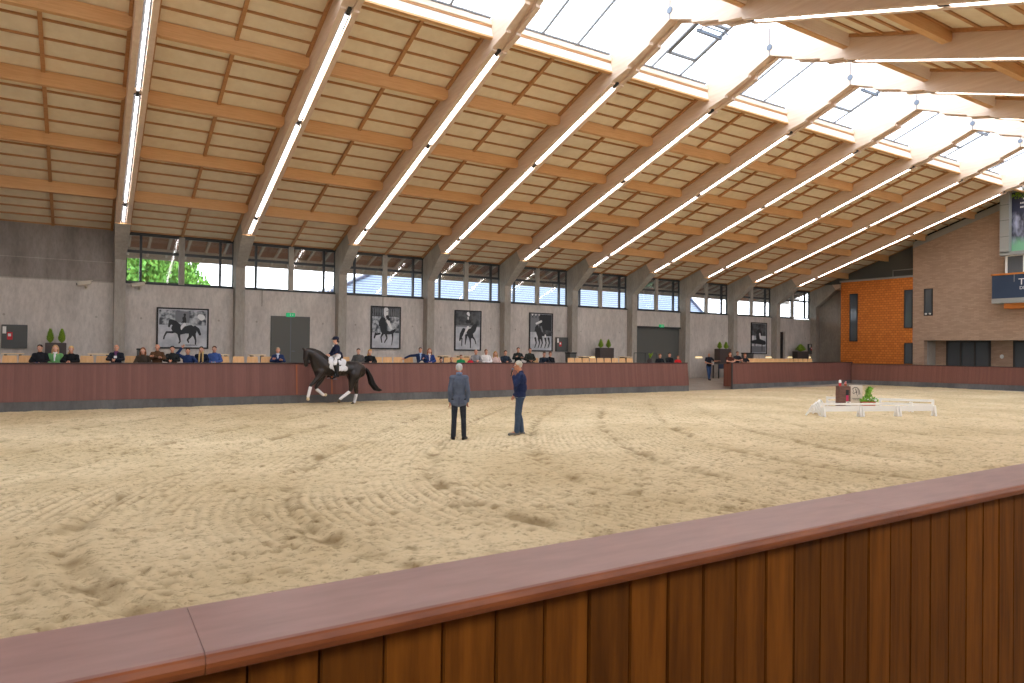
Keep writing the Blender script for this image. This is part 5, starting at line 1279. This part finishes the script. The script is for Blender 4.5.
# balcony with banner
t3 = thing('balcony', 'balcony slab with orange wooden rail below the grey bay', 'balcony', (XP, 18, 5.5))
g = MB(); g.box(XP-.02, XB+.1, 15.2, 20.42, 5.28, 5.58); g.build('slab', 'grey', t3, t3.location)
g = MB(); g.box(XP-.06, XP+.12, 15.2, 20.46, 7.0, 7.1); g.box(XP-.06, XB, 20.34, 20.46, 7.0, 7.1); g.build('top_rail', 'orangewood', t3, t3.location)
g = MB(); g.box(XP+.25, XB+.1, 15.2, 19.85, 4.95, 5.28); g.build('soffit', 'orangewood', t3, t3.location)
t4 = thing('banner', 'dark blue banner with white lettering on the balcony', 'banner', (XP, 18, 5.58))
g = MB(); g.box(XP-.02, XP+.02, 15.2, 20.40, 5.58, 7.0); g.box(XP, XB, 20.36, 20.40, 5.58, 7.0); g.build('cloth', 'navy', t4, t4.location)
def lettering(txt, y, z, size, parent, m='white', X=XP-.03):
    cu = bpy.data.curves.new('lettering', 'FONT'); cu.body = txt; cu.size = size; cu.extrude = .004
    ob = bpy.data.objects.new('lettering', cu); COL.objects.link(ob); dg = bpy.context.evaluated_depsgraph_get(); me = bpy.data.meshes.new_from_object(ob.evaluated_get(dg)); bpy.data.objects.remove(ob)
    ob = bpy.data.objects.new('lettering', me); COL.objects.link(ob); me.materials.clear(); me.materials.append(M[m]); ob.parent = parent
    ob.rotation_euler = (R(90), 0, R(-90)); ob.location = V((X, y, z))-parent.location; return ob
lettering('TO', 18.98, 6.35, .55, t4); lettering('DE', 18.92, 6.08, .26, t4)
g = MB(); g.bar((XP-.025, 19.2, 6.55), (XP-.025, 19.2, 7.0), .01, .03); g.build('seam', 'grey', t4, t4.location)

# ------------------------------------------------------------------ low white fence in the sand with boxes
def panel(p, q, label, boards_=(.355,), bh=.18, feet=(0, 1), sp=.08):
    p, q = V((p[0], p[1], 0)), V((q[0], q[1], 0)); t = thing('low_fence_panel', label, 'fence', p, 0, 'low white arena fence panels'); d = (q-p); L = d.length; d /= L; n = V((-d.y, d.x, 0))
    for z in boards_: g = MB(); g.bar(V((0, 0, z-bh/2))+d*-.0, d*(L+.0)+V((0, 0, z-bh/2)), .035, bh); g.build('board', 'white', t)
    for f_ in feet:
        c_ = d*(L*f_+(.04 if f_ == 0 else -.04 if f_ == 1 else 0))
        for s in (-1, 1): g = MB(); g.bar(c_+V((0, 0, .36))+n*s*.02, c_+n*s*sp+V((0, 0, .0)), .06, .05); g.build('leg', 'white', t)
        g = MB(); g.bar(c_+n*sp*.65+V((0, 0, .13)), c_-n*sp*.65+V((0, 0, .13)), .05, .04); g.build('crossbar', 'white', t)
A_, B_ = (20.70, 13.80), (24.75, 12.28)
lp = lambda t_: (A_[0]+(B_[0]-A_[0])*t_, A_[1]+(B_[1]-A_[1])*t_)
panel(lp(0.0), lp(.33), 'front white low fence panel, left one nearest the sign'); panel(lp(.335), lp(.66), 'front white low fence panel, middle one'); panel(lp(.665), lp(1), 'front white low fence panel, right end one')
C_, D_ = (26.9, 14.3), (24.0, 17.6)
C_ = tuple(on(934, 409, 2, 0))[:2]; D_ = tuple(on(826, 405.5, 2, 0))[:2]
lq = lambda t_: (D_[0]+(C_[0]-D_[0])*t_, D_[1]+(C_[1]-D_[1])*t_)
panel(lq(0), lq(.49), 'rear white low fence panel behind the sign and flower box', (.36, .2), .09); panel(lq(.5), lq(1), 'rear white low fence panel, right end one behind the front row', (.36, .2), .09)
s0, s1 = on(813, 405, 2, .36), on(820, 399.5, 2, .36); sm_ = (s0+s1)/2
panel(s0, sm_, 'near white fence panel on the left short side, with spread trestle feet', (.36, .2), .13, (0, .5, 1), .22)
panel(sm_+(s1-s0)*.01, s1, 'far white fence panel on the left short side, behind the near one', (.36, .2), .13, (0, 1), .22)
e0, e1 = on(826, 411.5, 2, 0), on(905, 410.5, 2, 0)
panel((22.1, 14.9), (25.6, 13.5), 'thin inner white rail running behind the front fence panels', (.33,), .07)
# brown pedestal box with bottle shapes
PYY = 15.5
t = thing('wooden_pedestal', 'brown wooden pedestal box with a bottle picture on its front behind the low white fence', 'pedestal', (on(843, 400, 1, PYY).x, PYY, 0), R(-35))
g = MB(); g.box(-.20, .20, -.2, .2, .06, .86); g.build('box', 'brownbox', t, bevel=.008)
g = MB(); g.box(-.25, .25, -.25, .25, 0, .07); g.build('plinth', 'brownbox', t)
g = MB(); g.box(.02, .12, -.212, -.2, .52, .72, 0); g.box(.03, .11, -.214, -.2, .30, .52, 1); g.box(.02, .20, -.216, -.2, .14, .28, 2); g.box(.06, .15, -.219, -.216, .17, .25, 0); g.build('front_picture', ['black', 'magenta', 'white'], t)
g = None
t = thing('white_red_bottle', 'white and red bottle standing on the brown pedestal', 'bottle', (on(840, 390, 1, PYY).x, PYY, .86))
g = MB(); g.tube([(0, 0, 0), (0, 0, .12)], [.05, .05], 10); g.build('lower_body', 'red', t, smooth=False)
g = MB(); g.tube([(0, 0, .12), (0, 0, .2), (0, 0, .23)], [.05, .05, .025], 10); g.build('upper_body', 'white', t)
t = thing('small_flowers', 'small pink and white flower pot on the pedestal beside the bottle', 'flowers', (on(845.5, 390, 1, PYY).x, PYY, .86))
g = MB(); g.tube([(0, 0, 0), (0, 0, .07)], [.04, .05], 10); g.build('flower_pot', 'terra', t)
g = MB()
for dx, dy, dz in ((0, 0, .1), (.04, .02, .09), (-.04, 0, .1), (-.03, -.03, .15)): g.ball((dx, dy, dz), .032)
g.build('blossoms', 'pinkf', t, smooth=True)
SYY = 15.4
xs0, xs1 = on(850.5, 395, 1, SYY).x, on(861, 395, 1, SYY).x
t = thing('sign_board', 'upright cream sign board with a black horse head drawing behind the low fence', 'sign', ((xs0+xs1)/2, SYY, 0), R(-38)); w_ = .235
g = MB(); g.box(-w_, w_, -.03, .03, .08, .88); g.build('board', 'signcream', t, bevel=.004)
g = MB(); g.box(-w_, -w_+.05, -.02, .25, 0, .09); g.box(w_-.05, w_, -.02, .25, 0, .09); g.build('foot', 'brownbox', t)
g = MB(); p = P2(g, -.031); C = lambda pts, r_=.008: p.chain(pts, [r_]*len(pts), 0)
C([(-.13, .74), (-.06, .80), (.03, .79), (.10, .72), (.13, .62), (.14, .54)], .012); C([(-.13, .74), (-.10, .66), (-.12, .58), (-.08, .55), (-.05, .60), (.0, .62)]); C([(.0, .62), (.03, .52), (.05, .46)]); C([(-.02, .74), (.0, .66), (.03, .60)], .014); C([(.05, .72), (.09, .62), (.10, .52)])
for j, (z, a_, b_) in enumerate(((.36, -.14, .12), (.31, -.10, .09))):
    x = a_
    while x < b_: p.rect(x, x+.02, z, z+.022, 0); x += .032
g.build('horse_head_drawing', 'printbrown', t)
t = thing('flower_box', 'terracotta flower box with tall green plant and white flowers behind the low fence', 'planter', (on(867, 406, 1, SYY-.25).x, SYY-.25, 0), R(-30))
g = MB(); g.prism([(-.24, 0), (.24, 0), (.27, .27), (-.27, .27)], -.14, .14, 1); g.build('box', 'terra', t, bevel=.01)
rng = random.Random(11); g = MB()
for _ in range(420):
    x = rng.uniform(-.3, .36); z = .27+abs(rng.gauss(0, .08)); p_ = V((x, rng.uniform(-.16, .16), z)); e_ = Euler((rng.uniform(0, 6), rng.uniform(0, 6), 0)).to_matrix(); k = .04
    g.add([p_+e_@V((-k, 0, 0)), p_+e_@V((0, -k*.5, 0)), p_+e_@V((k, 0, 0)), p_+e_@V((0, k*.5, 0))], [(0, 1, 2, 3)])
for _ in range(500):
    q_ = rng.random(); x = .02+.10*q_**2; p_ = V((x+rng.gauss(0, .045), rng.gauss(0, .045), .3+.52*q_)); e_ = Euler((rng.uniform(0, 6), rng.uniform(0, 6), 0)).to_matrix(); k = .05
    g.add([p_+e_@V((-k, 0, 0)), p_+e_@V((0, -k*.4, 0)), p_+e_@V((k, 0, 0)), p_+e_@V((0, k*.4, 0))], [(0, 1, 2, 3)])
g.build('foliage', 'leafbright', t)
g = MB()
for _ in range(26): g.ball((rng.uniform(-.12, .4), rng.uniform(-.17, .1), .30+rng.random()*.12), .028, 0, 6, 5)
g.build('white_flowers', 'white', t, smooth=True)
# red bag beside the grey pullover
q = on(471.5, 361, 1, 26.9); t = thing('red_bag', 'red bag lying on the rail beside the grey pullover spectator', 'bag', (q.x, 27.0, 1.36))
b_ = Blob(); b_.ell((0, 0, .1), (.16, .09, .12)); b_.build('bag_body', cm((196, 44, 60)), t, .016, 1)
g = MB(); g.tube([(-.08, 0, .18), (-.05, 0, .27), (.05, 0, .27), (.08, 0, .18)], .012); g.build('handle', 'black', t)
tbl = thing('narrow_shelf', 'narrow ledge inside the far kick wall below the red bag', 'shelf', (q.x, 26.7, 1.3)); g = MB(); g.box(-.5, .5, -.5, .45, 0, .04); g.build('board', 'pale', tbl)
g = MB(); g.box(-.5, -.45, -.4, .45, -.52, 0); g.box(.45, .5, -.4, .45, -.52, 0); g.build('bracket', 'steel', tbl)

# ------------------------------------------------------------------ light
def portal(name, loc, rot, sx, sy):
    L = bpy.data.lights.new(name, 'AREA'); L.shape = 'RECTANGLE'; L.size = sx; L.size_y = sy; L.cycles.is_portal = True
    o = bpy.data.objects.new(name, L); COL.objects.link(o); o.location = loc; o.rotation_euler = rot; return o
portal('rooflight_portal', ((XL+XR)/2, YR, 13.95), (0, 0, 0), XR-XL, 5.9)
portal('window_portal', ((XL+XR)/2, YWALL+.35, 5.9), (R(-90), 0, 0), XR-XL, 2.3)
portal('window_portal', ((XL+XR)/2, YN-.35, 5.8), (R(90), 0, 0), XR-XL, 3.2)
S.cycles.max_bounces = 10; S.cycles.diffuse_bounces = 6; S.cycles.transparent_max_bounces = 12; S.cycles.sample_clamp_indirect = 8
S.cycles.use_denoising = True
S.view_settings.view_transform = 'Standard'; S.view_settings.look = 'None'; S.view_settings.gamma = 1; S.view_settings.use_curve_mapping = False
S.view_settings.exposure = 0.08
